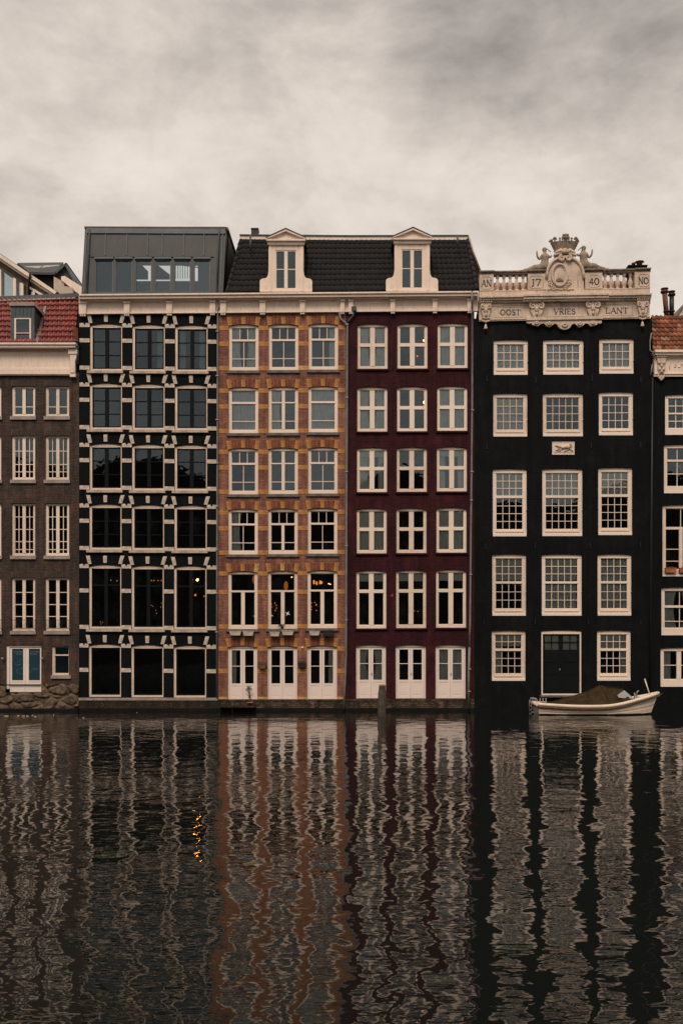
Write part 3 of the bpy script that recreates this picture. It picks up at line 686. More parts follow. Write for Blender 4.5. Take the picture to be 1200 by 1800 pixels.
for a, b_ in PENW:
    f_ = MB()
    def fb(x0, y0, x1, y1):
        q = [(x0, y1), (x1, y1), (x1, y0), (x0, y0)]
        f_.hexa([P(u, v_, lean(v_)) + Vector((0, 0.03, 0)) for u, v_ in q] + [P(u, v_, lean(v_)) + Vector((0, 0.12, 0)) for u, v_ in q])
    fb(a, wt, b_, wt+1.8); fb(a, wb_-1.2, b_, wb_); fb(a, wt+1.8, a+1.3, wb_-1.2); fb(b_-1.3, wt+1.8, b_, wb_-1.2)
    wn = obj('window', f_, M['zinc_blue'], PEN)
    hd = MB(); q = [(a-1, wt-0.4), (b_+1, wt-0.4), (b_+1, wt-3.6), (a-1, wt-3.6)]
    hd.hexa([P(u, v_, lean(v_)) - Vector((0, 0.07, 0)) for u, v_ in q] + [P(u, v_, lean(v_)) for u, v_ in q]); obj('window_hood', hd, M['zinc_blue'], PEN)
    g = MB(); g.quad(*[P(u, v_, lean(v_)) + Vector((0, 0.09, 0)) for u, v_ in ((a, wb_), (b_, wb_), (b_, wt), (a, wt))]); obj('window_glass', g, M['glass_clear'], PEN)
# back wall of the attic room, with its own big windows to the sky
mb = MB(); yb = 4.6
def bq(x0, y0, x1, y1, Y=yb): mb.pb(x0, y0, x1, y1, Y, Y+0.1, Y)
bq(150, 420, 240, 530); bq(348, 420, 388, 530); bq(240, 494, 348, 530); bq(240, 420, 348, 446)
mb.pprism([(240, 462), (252, 470), (262, 480), (262, 494), (240, 494)], yb-0.3, yb-0.2, yb); mb.pprism([(272, 464), (300, 486), (300, 494), (272, 494)], yb-0.3, yb-0.2, yb); mb.tube([P(240, 455, yb-0.35), P(348, 470, yb-0.35)], 0.03, 5)
mb.box(X(150, 1), X(388, 1), 0.9, yb, Z(519, 0.4)+0.02, Z(519, 0.4)+0.08)
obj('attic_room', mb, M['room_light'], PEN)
mb = MB()
for k in range(9): mb.pb(306+k*4.2, 469, 307+k*4.2, 494, yb-0.4, yb-0.36, yb)
mb.pb(302, 468, 345, 469.5, yb-0.41, yb-0.35, yb)
obj('balustrade', mb, M['iron'], PEN)

# ================================================================== HOUSE B : russet and ochre brick house
HO = thing('canal_house', 'russet brick house with ochre brick bands and cream sash windows', 'house', (X(495), 0, 0))
colsO = [((402, 454.5), (400.3, 452.3)), ((472, 524.5), (470, 522.3)), ((542, 594), (539.5, 592))]
rowsO = [(569.8, 651.5), (680, 761.5), (787.2, 869), (894, 974.5), (1003.5, 1105.5), (1135, 1229.5)]
op = []
for r, (c, b_) in enumerate(rowsO):
    for i, (ct, cb) in enumerate(colsO):
        a0, a1 = col_at(ct, cb, (c+b_)/2); dy = (0.2, -0.3, -1.2)[i]*(1 if r < 5 else 0.2); op.append((a0, c+dy, a1, b_+dy, 3.0, r, i))
facade(HO, 383, 607.5, 547, 1229.6, [o[:5] for o in op], M['brick_orange'])
interior(HO, 383, 607.5, 547, 1229, (665, 772, 880, 985, 1120), (463,))
exO = {(0,0): 'LR', (0,1): '', (0,2): 'r', (1,0): 'F', (1,1): 'L', (1,2): 'F', (3,0): 'L', (5,0): 'l', (5,2): 'r', (2,2): ''}
styO = {(0,0): 'a', (0,1): 'a', (0,2): 'a', (1,0): 'b', (1,1): 'c', (1,2): 'b', (2,0): 'a', (2,1): 'c', (2,2): 'a', (3,0): 'a', (3,1): 'd', (3,2): 'a'}
for (x0, y0, x1, y1, ar, r, i) in op:
    T = y0+27.2; Lw = (y0+59.5,)
    kw = dict(arch=ar, top=5, side=4.6, bot=6, sill=(3.0, 5.0), ex=exO.get((r, i), ''))
    if r < 4:
        s_ = styO[(r, i)]
        if s_ == 'a': wn = win_cream(HO, x0, y0, x1, y1, transom=T, tt=3.4, upx=3, lox=2, lows=Lw, mw=1.2, **kw)
        elif s_ == 'b': wn = win_cream(HO, x0, y0, x1, y1, transom=T, tt=3.4, lows=Lw, mw=1.2, **kw)
        elif s_ == 'c': wn = win_cream(HO, x0, y0, x1, y1, transom=T, tt=2.2, cen=5.5, lows=Lw, mw=1.2, **kw)
        else: wn = win_cream(HO, x0, y0, x1, y1, transom=T, tt=3.4, upx=3, cen=5.0, cen_up=False, lows=Lw, mw=1.2, **kw)
    elif r == 4: wn = win_cream(HO, x0, y0, x1, y1, transom=y0+35.5, tt=3.2, cen=6.5, cen_up=False, mw=1.2, **kw)
    else: wn = double_door(HO, x0, y0, x1, y1, arch=2.4, gtop=8, gbot=28, mid=1171, ex=exO.get((r, i), ''))
    c0 = y0
    ov = 'ochre'
    ms = ['ochre']*3
    if (r, i) == (4, 0): ms = ['ochre', 'ochre', 'ochre_pale']
    if (r, i) == (4, 1): ms = ['ochre', 'ochre_pale', 'ochre']
    prism_part('voussoir', [(x0-3.8, c0-12.8), (x0+4.2, c0-12.8), (x0+6.4, c0+1.4), (x0-1.0, c0+2.6)], -0.012, 0.05, ms[0], HO)
    prism_part('voussoir', [((x0+x1)/2-3.9, c0-13), ((x0+x1)/2+3.9, c0-13), ((x0+x1)/2+3.4, c0-0.2), ((x0+x1)/2-3.4, c0-0.2)], -0.012, 0.05, ms[1], HO)
    prism_part('voussoir', [(x1-4.6, c0-12.8), (x1+3.2, c0-12.8), (x1+0.8, c0+2.6), (x1-6.6, c0+1.4)], -0.012, 0.05, ms[2], HO)
    mb = MB(); mb.pprism([(x0+3, c0-12.6), (x1-3.6, c0-12.6), (x1-5.8, c0+1.2)] + arc_pts(x0+5.6, x1-5.8, c0+1.6, 1.8, rev=True), -0.006, 0.02)
    obj('brick_arch', mb, M['brick_arch'], HO)
for r, (c, b_) in enumerate(rowsO):
    cells = [[o for o in op if o[5] == r and o[6] == i][0] for i in range(3)]
    edges = [(384.6, cells[0][0]-0.2), (cells[0][2]+0.2, cells[1][0]-0.2), (cells[1][2]+0.2, cells[2][0]-0.2), (cells[2][2]+0.2, 606)]
    lv = {4: ((0.8, 8.4), (33.5, 41.3), (94, 101.6)), 5: ((1.2, 9), (41, 48.8), (89.5, 94.2))}.get(r, ((3, 10.8), (30.8, 38.6), (73.6, 81.4)))
    for q, (e0, e1) in enumerate(edges):
        dy = (0.1, 0, -0.5, -1)[q]*(1 if r < 5 else 0)
        for z_, (m0, m1) in enumerate(lv):
            pale = (r == 5 and z_ == 2) or (r == 0 and z_ == 2 and q == 2)
            prism_part('ochre_band', [(e0, c+m0+dy), (e1, c+m0+dy), (e1, c+m1+dy), (e0, c+m1+dy)], -0.012, 0.05, 'ochre_pale' if pale else 'ochre', HO)
mb = MB(); mb.pb(383, 1229.6, 607.5, 1232.2, -0.05, 0.3); mb.pb(383, 1232.2, 607.5, 1262, -0.03, 0.3); obj('plinth', mb, M['plinth'], HO)
mb = MB(); mb.pb(383, 1244, 607.5, 1262, -0.09, -0.035); obj('wet_band', mb, M['wet'], HO, bevel=0.02)
cornice(HO, 386, 607.5, [(387, 397), (456.5, 466.5), (527, 536), (598, 605.5)])
drainpipe(HO, [P(596, 549, -0.12), P(598, 560, -0.13), P(605, 566, -0.13), P(610, 570, -0.12), P(609.8, 600, -0.11), P(608, 1150, -0.11), P(606, 1200, -0.11), P(604.5, 1247, -0.13)], 0.055, 'pipe', [(609.8, 572), (609.3, 700), (609, 830), (608.6, 960), (608.2, 1090)])

# ================================================================== HOUSE C : wine red house
HW = thing('canal_house', 'wine red painted house with cream cross windows and three pale doors at the water', 'house', (X(718), 0, 0))
colsW = [((628, 681), (625.5, 678)), ((698, 751), (695, 748)), ((768.5, 821.5), (765, 818))]
rowsW = [(568.5, 648.3), (679.3, 758.5), (786, 864.8), (893, 972.3), (1002, 1104), (1133, 1228)]
op = []
for r, (c, b_) in enumerate(rowsW):
    for i, (ct, cb) in enumerate(colsW):
        a0, a1 = col_at(ct, cb, (c+b_)/2); dy = (0.5, 0, -0.8)[i]*(1 if r < 5 else 0); op.append((a0, c+dy, a1, b_+dy, 2.8, r, i))
facade(HW, 607.5, 833, 545, 1228.8, [o[:5] for o in op], M['brick_wine'])
interior(HW, 607.5, 833, 545, 1228, (664, 771, 878, 985, 1118), (688, 759))
exW = {(0,0): 'LR', (0,1): '', (0,2): 'F', (1,0): 'LR', (1,1): '', (1,2): 'F', (2,0): 'TLr', (2,1): '', (2,2): 'Tlr', (3,0): 'VF', (3,1): '', (3,2): 'VF',
       (4,0): 'T', (4,1): 'T', (4,2): 'T', (5,0): 'LR', (5,1): '', (5,2): 'F'}
for (x0, y0, x1, y1, ar, r, i) in op:
    if r < 4: win_cream(HW, x0, y0, x1, y1, arch=ar, top=4.5, side=4.0, bot=5.0, transom=y0+36.5, tt=6, cen=8.5, mw=1.0, sill=(2.0, 3.2), sm='brick_wine', ex=exW[(r, i)])
    elif r == 4: win_cream(HW, x0, y0, x1, y1, arch=ar, top=4.5, side=4.0, bot=5.0, transom=y0+36.5, tt=6, cen=8.5, mw=1.0, sill=(2.0, 3.2), sm='brick_wine', ex=exW[(r, i)])
    else: double_door(HW, x0, y0, x1, y1, arch=2.4, gtop=8.5, gbot=33, mid=1166.5, ex=exW[(r, i)], handle=True)
mb = MB(); mb.pb(607.5, 1228.8, 833, 1232, -0.05, 0.3); obj('ledge', mb, M['plinth'], HW)
mb = MB(); mb.pb(607.5, 1232, 833, 1262, -0.03, 0.3); obj('plinth', mb, M['plinth'], HW)
mb = MB(); mb.pb(607.5, 1244, 833, 1262, -0.09, -0.035); obj('wet_band', mb, M['wet'], HW, bevel=0.02)
cornice(HW, 607.5, 839.5, [(612.5, 620.5), (686, 694), (760, 768), (821, 829)])
mb = MB(); mb.pb(617.5, 541.5, 626, 549, -0.26, -0.02); obj('rain_hopper', mb, M['pipe_dark'], HW)
drainpipe(HW, [P(622, 548, -0.14), P(620, 555, -0.14), P(613, 563, -0.14), P(610.5, 567, -0.14)], 0.05, 'pipe_dark')
drainpipe(HW, [P(829.2, 512, -0.58), P(829.2, 530, -0.58), P(829.4, 546, -0.14), P(829.4, 700, -0.11), P(827.5, 900, -0.11), P(825.5, 1100, -0.11), P(824.5, 1140, -0.11)], 0.05, 'pipe', [(829.4, 549), (829, 722), (828, 830), (827, 880), (826, 1010)])
drainpipe(HW, [P(824.5, 1138, -0.11), P(823.3, 1180, -0.11), P(823, 1246, -0.12)], 0.062, 'pipe', [(824.2, 1176), (823.2, 1215)])

# mansard roofs of houses B and C
def mansard(house, x0b, x1b, x0t, x1t, yb, yt, dorm, right_white=False, left_hip=False):
    Yb_, Yt_ = -0.05, 2.0
    mb = MB()
    bl, br, tl, tr = P(x0b, LG(x0b)-0.5, Yb_), P(x1b, LG(x1b)-0.5, Yb_), P(x0t, yt[0], Yt_), P(x1t, yt[1], Yt_)
    nu = int(round((br-bl).length/0.255)); tile_patch(mb, bl, br, tl, tr, nu, 10, 0.06, 0.028)
    ro = obj('roof', mb, M['tile_black'], house)
    bk = MB(); D = Vector((0, 6.0, 0)); off = Vector((0, 0.05, -0.02))
    A, B_, C_, E_ = bl+off, br+off, tr+off, tl+off
    zb = A.z
    bk.quad(A, B_, C_, E_); bk.quad(E_, C_, C_+D, E_+D)
    bk.quad(B_, Vector((B_.x, 8, B_.z)), Vector((C_.x, 8, C_.z)), C_); bk.quad(Vector((A.x, 8, A.z)), A, E_, Vector((E_.x, 8, E_.z)))
    obj('roof_deck', bk, M['black_paint'], ro)
    g = MB(); g.hexa([P(x0t-(2 if left_hip else 0), yt[0]+1.0, 1.86), P(x1t, yt[1]+1.0, 1.86), P(x1t, yt[1]-6.3, 1.86), P(x0t-(2 if left_hip else 0), yt[0]-6.3, 1.86)] + [P(a, b_, 1.86)+Vector((0, 0.3, 0)) for a, b_ in ((x0t-(2 if left_hip else 0), yt[0]+1), (x1t, yt[1]+1), (x1t, yt[1]-6.3), (x0t-(2 if left_hip else 0), yt[0]-6.3))])
    obj('roof_gutter', g, M['cornice'], ro, bevel=0.01)
    e_ = MB(); e_.hexa([P(x0t-2.5, yt[0]-6.3, 1.80), P(x1t+1, yt[1]-6.3, 1.80), P(x1t+1, yt[1]-7.9, 1.80), P(x0t-2.5, yt[0]-7.9, 1.80)] + [P(a, b_, 1.80)+Vector((0, 0.4, 0)) for a, b_ in ((x0t-2.5, yt[0]-6.3), (x1t+1, yt[1]-6.3), (x1t+1, yt[1]-7.9), (x0t-2.5, yt[0]-7.9))]); obj('roof_rim', e_, M['pipe_dark'], ro)
    return ro
roO = mansard(HO, 400, 607.5, 423.5, 608, None, (419.5, 421), None, left_hip=True)
roW = mansard(HW, 607.5, 837.5, 608, 821.5, None, (421, 420.5), None)
for ro_, (pb_, pt_) in ((roO, ((399, 514), (424, 421))), (roW, ((838, 509), (820.5, 421)))):
    mb = MB(); a, b_ = P(*pb_, -0.12), P(*pt_, 1.95)
    for k in range(9): mb.tube([a.lerp(b_, k/9), a.lerp(b_, (k+1.12)/9)], [0.12, 0.085], 8)
    obj('hip_tile', mb, M['tile_black'], ro_)
mb = MB(); mb.tube([P(823, 413, 1.9), P(829.5, 440, 2.3), P(843.5, 477, 2.8)], 0.07, 6); obj('verge_trim', mb, M['cornice'], roW)
mb = MB(); mb.quad(P(821.5, 414, 1.95), P(843, 477, 2.85), P(840.5, 511, 2.85), P(838, 511, 0)); obj('side_slope', mb, M['tile_black'], roW)
for px, py0, py1, hs in ((440.3, 413, 440, roO), (803.5, 413, 432, roW)):
    mb = MB(); mb.tube([P(px, py0, 1.0), P(px, py1, 1.0)], 0.055, 8); obj('drainpipe', mb, M['zinc_blue'], hs)
mb = MB(); mb.pb(441.5, 402, 454, 412.5, 2.4, 2.9, 2.4); mb.pb(441, 401, 454.5, 402.4, 2.36, 2.94, 2.4); obj('chimney', mb, M['iron'], HO)

def dormer(house, cx, yap, yped, ybot, wx0, wx1, wy0, wy1, bx0, bx1, sx0, sx1, sy):
    Yf, Yb = -0.20, 2.6; ref = Yf
    d_ = MB()
    d_.pb(bx0, yped, wx0, ybot, Yf, Yf+0.14, ref); d_.pb(wx1, yped, bx1, ybot, Yf, Yf+0.14, ref)
    d_.pb(wx0, yped, wx1, wy0, Yf, Yf+0.14, ref); d_.pb(wx0, wy1, wx1, ybot, Yf, Yf+0.14, ref)
    for a, b_ in ((bx0+1, bx0+5), (bx1-5, bx1-1)): d_.pb(a, yped+8, b_, ybot-1, Yf-0.03, Yf+0.01, ref)
    body = obj('dormer', d_, M['cornice'], house)
    s_ = MB(); s_.pb(bx0+0.6, yped, bx0+2.5, ybot, Yf+0.14, Yb, ref); s_.pb(bx1-2.5, yped, bx1-0.6, ybot, Yf+0.14, Yb, ref); obj('dormer_cheek', s_, M['black_paint'], body)
    pd = MB(); pd.pprism([(bx0-2.5, yped), (bx1+2.5, yped), (cx, yap+1.5)], Yf-0.10, Yf+0.3, ref)
    pd.pb(bx0-3.4, yped-0.2, bx1+3.4, yped+2.4, Yf-0.22, Yf+0.1, ref); pd.pb(bx0-1.8, yped+2.4, bx1+1.8, yped+7.6, Yf-0.10, Yf+0.05, ref)
    for q in ((bx0-3.6, cx), (bx1+3.6, cx)):
        pd.pprism([(q[0], yped), (q[0], yped-2.2), (q[1], yap-0.6), (q[1], yap+2.4)], Yf-0.24, Yf+0.0, ref)
    obj('pediment', pd, M['cornice'], body)
    rf = MB(); L_, T_, R_ = P(bx0-4, yped-2, ref), P(cx, yap-1.2, ref), P(bx1+4, yped-2, ref)
    for a, b_ in ((L_, T_), (T_, R_)):
        rf.hexa([Vector((a.x, -0.46, a.z)), Vector((b_.x, -0.46, b_.z)), Vector((b_.x, -0.46, b_.z+0.05)), Vector((a.x, -0.46, a.z+0.05)), Vector((a.x, Yb, a.z)), Vector((b_.x, Yb, b_.z)), Vector((b_.x, Yb, b_.z+0.05)), Vector((a.x, Yb, a.z+0.05))])
    obj('dormer_roof', rf, M['pipe_dark'], body)
    for sgn, xb, xo in ((-1, bx0, sx0), (1, bx1, sx1)):
        pts = [(xb, ybot), (xo, ybot), (xo, ybot-18)]
        W_ = abs(xo-xb)
        for t in range(7):
            a = t/6*math.pi/2; pts.append((xo - sgn*(W_*0.55)*(1-math.cos(a)), ybot-18-5.5*math.sin(a)))
        for t in range(1, 6): a = t/5; pts.append((xo - sgn*(W_*0.55 + W_*0.42*math.sin(a*math.pi/2)), ybot-23.5-(ybot-23.5-sy)*a*a))
        pts.append((xb, sy-1))
        m_ = MB(); m_.pprism(pts, Yf+0.01, Yf+0.13, ref); m_.pb(min(xo, xo-sgn*11), ybot-2.2, max(xo, xo-sgn*11), ybot+0.2, Yf-0.03, Yf+0.15, ref); obj('scroll_bracket', m_, M['cornice'], body)
    wf = MB(); Y0, Y1 = Yf+0.03, Yf+0.11
    wf.pb(wx0, wy0, wx1, wy0+2, Y0, Y1, ref); wf.pb(wx0, wy1-3, wx1, wy1, Y0, Y1, ref); wf.pb(wx0, wy0+2, wx0+1.8, wy1-3, Y0, Y1, ref); wf.pb(wx1-1.8, wy0+2, wx1, wy1-3, Y0, Y1, ref)
    c = (wx0+wx1)/2; wf.pb(c-3, wy0+2, c+3, wy1-3, Y0-0.01, Y1-0.01, ref); yy = wy0+(wy1-wy0)*0.48; wf.pb(wx0+1.8, yy-0.7, wx1-1.8, yy+0.7, Y0+0.01, Y1-0.02, ref)
    wn = obj('dormer_window', wf, M['paint'], body)
    g = MB(); g.quad(P(wx0, wy1, Y1-0.03), P(wx1, wy1, Y1-0.03), P(wx1, wy0, Y1-0.03), P(wx0, wy0, Y1-0.03)); obj('dormer_glass', g, M['glass'], body)
    b_ = MB(); b_.pb(bx0+4, yped+4, bx1-4, ybot, 1.0, 1.05, ref); obj('dormer_room', b_, M['room'], body)
dormer(HO, 502.5, 407, 423.5, 512.5, 484, 521, 439.5, 509, 472, 533.5, 456.5, 548.5, 478)
dormer(HW, 725, 405, 421.5, 511.5, 705, 743, 438, 508, 693, 755, 678, 769.5, 476)

# ================================================================== HOUSE D : black house with the sandstone attic
HD = thing('canal_house', 'black painted house crowned by a carved sandstone balustrade with crown and mermaids', 'house', (X(990), 0, 0))
colsD = [((867, 927.5), (863.5, 923)), ((954, 1025.3), (950.5, 1021)), ((1052.5, 1113.5), (1048.3, 1107.8))]
rowsD = [(596.5, 658.5), (690.5, 767), (823.5, 942.5), (974, 1082.5), (1108, 1197)]
op = []
for r, (c, b_) in enumerate(rowsD):
    for i, (ct, cb) in enumerate(colsD):
        a0, a1 = col_at(ct, cb, (c+b_)/2); dy = (0.4, 0, -1.8)[i]*(1 if r < 3 else 0.1)
        op.append((a0, c+dy, a1, (1222 if (r == 4 and i == 1) else b_+dy), 1.2, r, i))
facade(HD, 833, 1143.5, 560, 1262, [o[:5] for o in op], M['brick_black2'])
interior(HD, 836, 1141, 562, 1240, (675, 795, 958, 1096), (940, 1038))
exD = {(0,0): 'F', (0,1): 'F', (0,2): 'F', (1,0): 'WF', (1,1): '', (1,2): '', (2,0): 'V', (2,1): 'V', (2,2): 'V', (3,0): 'V', (3,1): 'VH', (3,2): 'F', (4,0): 'Ul', (4,2): 'Vr'}
for (x0, y0, x1, y1, ar, r, i) in op:
    nx = 5 if i == 1 else 4
    kw = dict(arch=ar, side=6.0, top=7.0, bot=12.0, mw=1.0, ex=exD.get((r, i), ''))
    if (r, i) == (4, 1): continue
    if r == 0: wn = win_cream(HD, x0, y0, x1, y1, upx=nx, upy=3, **kw)
    elif r == 1: wn = win_cream(HD, x0, y0, x1, y1, upx=nx, upy=4, **kw)
    elif r == 2: wn = win_cream(HD, x0, y0, x1, y1, transom=y0+48.8, tt=4.5, upx=nx, upy=3, lox=nx, loy=4, **kw)
    elif r == 3: wn = win_cream(HD, x0, y0, x1, y1, transom=y0+49.5, tt=4.0, upx=nx, upy=3, lox=nx, loy=3, **kw)
    else: wn = win_cream(HD, x0, y0, x1, y1, transom=y0+34, tt=4.5, upx=nx, upy=2, lox=nx, loy=3, **kw)
    s_ = MB(); s_.pb(x0+0.5, y1-4.6, x1-0.5, y1-0.2, 0.02, 0.084); obj('sill', s_, M['door_white'], wn, bevel=0.006)
    s_ = MB(); s_.pb(x0+5, y1-9, x1-5, y1-7.6, 0.05, 0.12); s_.pb(x0-0.5, y0+(y1-y0)*0.60, x0+1, y0+(y1-y0)*0.60+1.5, 0.03, 0.1); s_.pb(x1-1, y0+(y1-y0)*0.60, x1+0.5, y0+(y1-y0)*0.60+1.5, 0.03, 0.1); obj('rain_bar', s_, M['paint_old'], wn)
# front door
x0, y0, x1, y1 = [o for o in op if o[5] == 4 and o[6] == 1][0][:4]
mb = MB(); arched_head(mb, x0, x1, y0, 1.0, y0+6.5, 0.05, 0.19); mb.pb(x0, y0+6.5, x0+3, y1, 0.055, 0.19); mb.pb(x1-2.6, y0+6.5, x1, y1, 0.055, 0.19); mb.pb(x0+3, y1-2.5, x1-2.6, y1, 0.03, 0.19)
dr = obj('door', mb, M['paint'], HD); dr['label'] = 'black double door with small blinded lights in a cream frame'
cx = (x0+x1)/2
for l0, l1 in ((x0+3.2, cx-0.2), (cx+0.2, x1-2.8)):
    lf = MB(); a0, a1 = l0+3.5, l1-3.5; Y0, Y1 = 0.12, 0.17
    lf.pb(l0, y0+6.8, a0, y1-2.7, Y0, Y1); lf.pb(a1, y0+6.8, l1, y1-2.7, Y0, Y1); lf.pb(a0, y0+6.8, a1, y0+8.5, Y0+0.002, Y1); lf.pb(a0, y0+34, a1, y1-2.7, Y0+0.012, Y1)
    lf.pb(a0, y0+20.2, a1, y0+21.8, Y0+0.004, Y1); mx_ = (a0+a1)/2; lf.pb(mx_-0.7, y0+8.5, mx_+0.7, y0+34, Y0+0.006, Y1)
    for q0, q1 in ((38, 56), (60, 78), (82, 106)): lf.pb(a0+1, y0+q0, a1-1, y0+q1, Y0-0.006, Y0+0.02)
    leaf = obj('door_leaf', lf, M['black_paint'], dr)
    g = MB(); g.quad((X(a0), 0.16, Z(y0+34)), (X(a1), 0.16, Z(y0+34)), (X(a1), 0.16, Z(y0+8)), (X(a0), 0.16, Z(y0+8))); obj('glass', g, M['glass'], leaf)
    g = MB(); g.pb(a0, y0+8, a1, y0+34, 0.20, 0.205); obj('blind', g, M['blind'], leaf)
mb = MB(); mb.ball((X(cx-2), 0.09, Z(1177)), (0.03, 0.03, 0.05)); obj('door_handle', mb, M['metal'], dr)
mb = MB(); mb.pb(x0-4, y1, x1+4, y1+3, -0.4, 0.2); obj('doorstep', mb, M['sill_dark'], HD)
# dog tablet
mb = MB(); mb.pb(969.5, 777, 1008.5, 799.5, -0.03, 0.02); mb.pb(969.5, 777, 1008.5, 778.2, -0.05, -0.03); mb.pb(969.5, 798.3, 1008.5, 799.5, -0.05, -0.03); mb.pb(969.5, 778.2, 970.7, 798.3, -0.05, -0.03); mb.pb(1007.3, 778.2, 1008.5, 798.3, -0.05, -0.03)
tb = obj('stone_tablet', mb, M['cornice'], HD); tb['label'] = 'pale relief tablet of a running dog'
mb = MB(); q = lambda a, b_, Y=-0.05: (X(a), Y, Z(b_))
mb.tube([q(979, 786.5), q(983, 785.5), q(988, 787.5), q(994, 786), q(1000, 787)], [0.045, 0.085, 0.07, 0.075, 0.10], 8)
mb.tube([q(982, 786), q(979, 783.5), q(974.5, 783.5)], [0.07, 0.055, 0.02], 8); mb.tube([q(979, 783.5), q(980, 780.8)], [0.03, 0.012], 6)
mb.tube([q(1001, 787), q(1004, 784), q(1003, 781), q(1000, 782)], [0.045, 0.025, 0.025, 0.02], 6)
for a in ([q(984, 787), q(980, 790.5), q(975, 792)], [q(985, 788), q(984, 792), q(979, 793.6)], [q(1000, 788), q(996, 791.5), q(991, 793.5)], [q(1001, 788), q(1003, 791.5), q(1006, 793.5)]): mb.tube(a, [0.05, 0.03, 0.022], 6)
obj('dog_relief', mb, M['stone'], tb)

def text(s_, cx, cy, hpx, mat, parent, Y, ref, name='inscription', wpx=None, ext=0.003):
    c = bpy.data.curves.new(name, 'FONT'); c.body = s_; c.size = hpx/36.0*K(ref)*1.4; c.align_x = 'CENTER'; c.align_y = 'CENTER'; c.extrude = ext
    o = bpy.data.objects.new(name, c); C.objects.link(o); c.materials.append(mat); p = Vector((X(cx, ref), Y, Z(cy, ref)))
    o.parent = parent; o.location = p - WL[parent.name]; o.rotation_euler = (R(90), 0, 0)
    bpy.context.view_layer.update(); wd = o.dimensions.x
    me = bpy.data.meshes.new_from_object(o.evaluated_get(bpy.context.evaluated_depsgraph_get()))
    m_ = bpy.data.objects.new(name, me); C.objects.link(m_); m_.parent = parent; m_.location = o.location; m_.rotation_euler = o.rotation_euler
    if wpx and wd > 0: m_.scale.x = wpx/36.0*K(ref)/wd
    bpy.data.objects.remove(o); bpy.data.curves.remove(c)
    return m_
text('DEN WITTEN HOND', 989, 796.3, 3.0, M['stone_dark'], tb, -0.034, 0, wpx=33)

# roman lettering with thick and thin strokes
def el(cx, cy, rx, ry, a0, a1, n=14): return [(cx+rx*math.cos(R(a0+(a1-a0)*i/n)), cy+ry*math.sin(R(a0+(a1-a0)*i/n))) for i in range(n+1)]
TK, TN = 0.135, 0.065
GL = {
 'A': (0.86, [([(0.06, 0), (0.43, 1)], TN), ([(0.43, 1), (0.80, 0)], TK), ([(0.20, 0.36), (0.66, 0.36)], TN), ([(-0.02, 0), (0.15, 0)], TN), ([(0.68, 0), (0.92, 0)], TN)]),
 'N': (0.90, [([(0.12, 0), (0.12, 1)], TN), ([(0.08, 1), (0.78, 0)], TK), ([(0.78, 0), (0.78, 1)], TN), ([(0.0, 1), (0.14, 1)], TN), ([(0.02, 0), (0.24, 0)], TN), ([(0.66, 1), (0.90, 1)], TN)]),
 'O': (0.96, [(el(0.46, 0.5, 0.40, 0.47, 60, 240), TK), (el(0.46, 0.5, 0.40, 0.47, 240, 420), TK*0.8)]),
 'S': (0.62, [(el(0.30, 0.74, 0.22, 0.22, 30, 270), TN*1.4), (el(0.30, 0.27, 0.25, 0.25, 90, -150), TK)]),
 'T': (0.78, [([(0.38, 0), (0.38, 1)], TK), ([(0.0, 0.98), (0.76, 0.98)], TN), ([(0.01, 0.98), (0.01, 0.82)], TN), ([(0.75, 0.98), (0.75, 0.82)], TN), ([(0.24, 0), (0.52, 0)], TN)]),
 'V': (0.86, [([(0.06, 1), (0.43, 0)], TK), ([(0.43, 0), (0.80, 1)], TN), ([(-0.04, 1), (0.20, 1)], TN), ([(0.68, 1), (0.90, 1)], TN)]),
 'R': (0.78, [([(0.12, 0), (0.12, 1)], TK), ([(0.0, 0.98), (0.36, 0.98)] + el(0.36, 0.74, 0.24, 0.24, 90, -90) + [(0.12, 0.5)], TN*1.3), ([(0.34, 0.5), (0.76, 0.0)], TK), ([(0.0, 0), (0.26, 0)], TN)]),
 'I': (0.34, [([(0.15, 0), (0.15, 1)], TK), ([(0.02, 0), (0.28, 0)], TN), ([(0.02, 0.98), (0.28, 0.98)], TN)]),
 'E': (0.68, [([(0.12, 0), (0.12, 1)], TK), ([(0.0, 0.98), (0.56, 0.98), (0.56, 0.84)], TN), ([(0.12, 0.52), (0.46, 0.52)], TN), ([(0.0, 0.02), (0.58, 0.02), (0.60, 0.18)], TN)]),
 'L': (0.66, [([(0.12, 0), (0.12, 1)], TK), ([(0.0, 0.98), (0.26, 0.98)], TN), ([(0.0, 0.02), (0.58, 0.02), (0.60, 0.2)], TN)]),
 'J': (0.44, [([(0.26, 0.98), (0.26, 0.15)] + el(0.08, 0.1, 0.18, 0.2, 10, -90, 6), TK), ([(0.10, 0.98), (0.36, 0.98)], TN)]),
 '7': (0.66, [([(0.02, 0.84), (0.04, 0.98), (0.60, 0.98)], TK*0.8), ([(0.60, 0.98), (0.24, 0.0)], TK)]),
 '4': (0.74, [([(0.50, 0.0), (0.50, 1), (0.04, 0.32), (0.70, 0.32)], TK*0.8)]),
 '0': (0.80, [(el(0.38, 0.5, 0.33, 0.48, 0, 360, 20), TK)]),
}
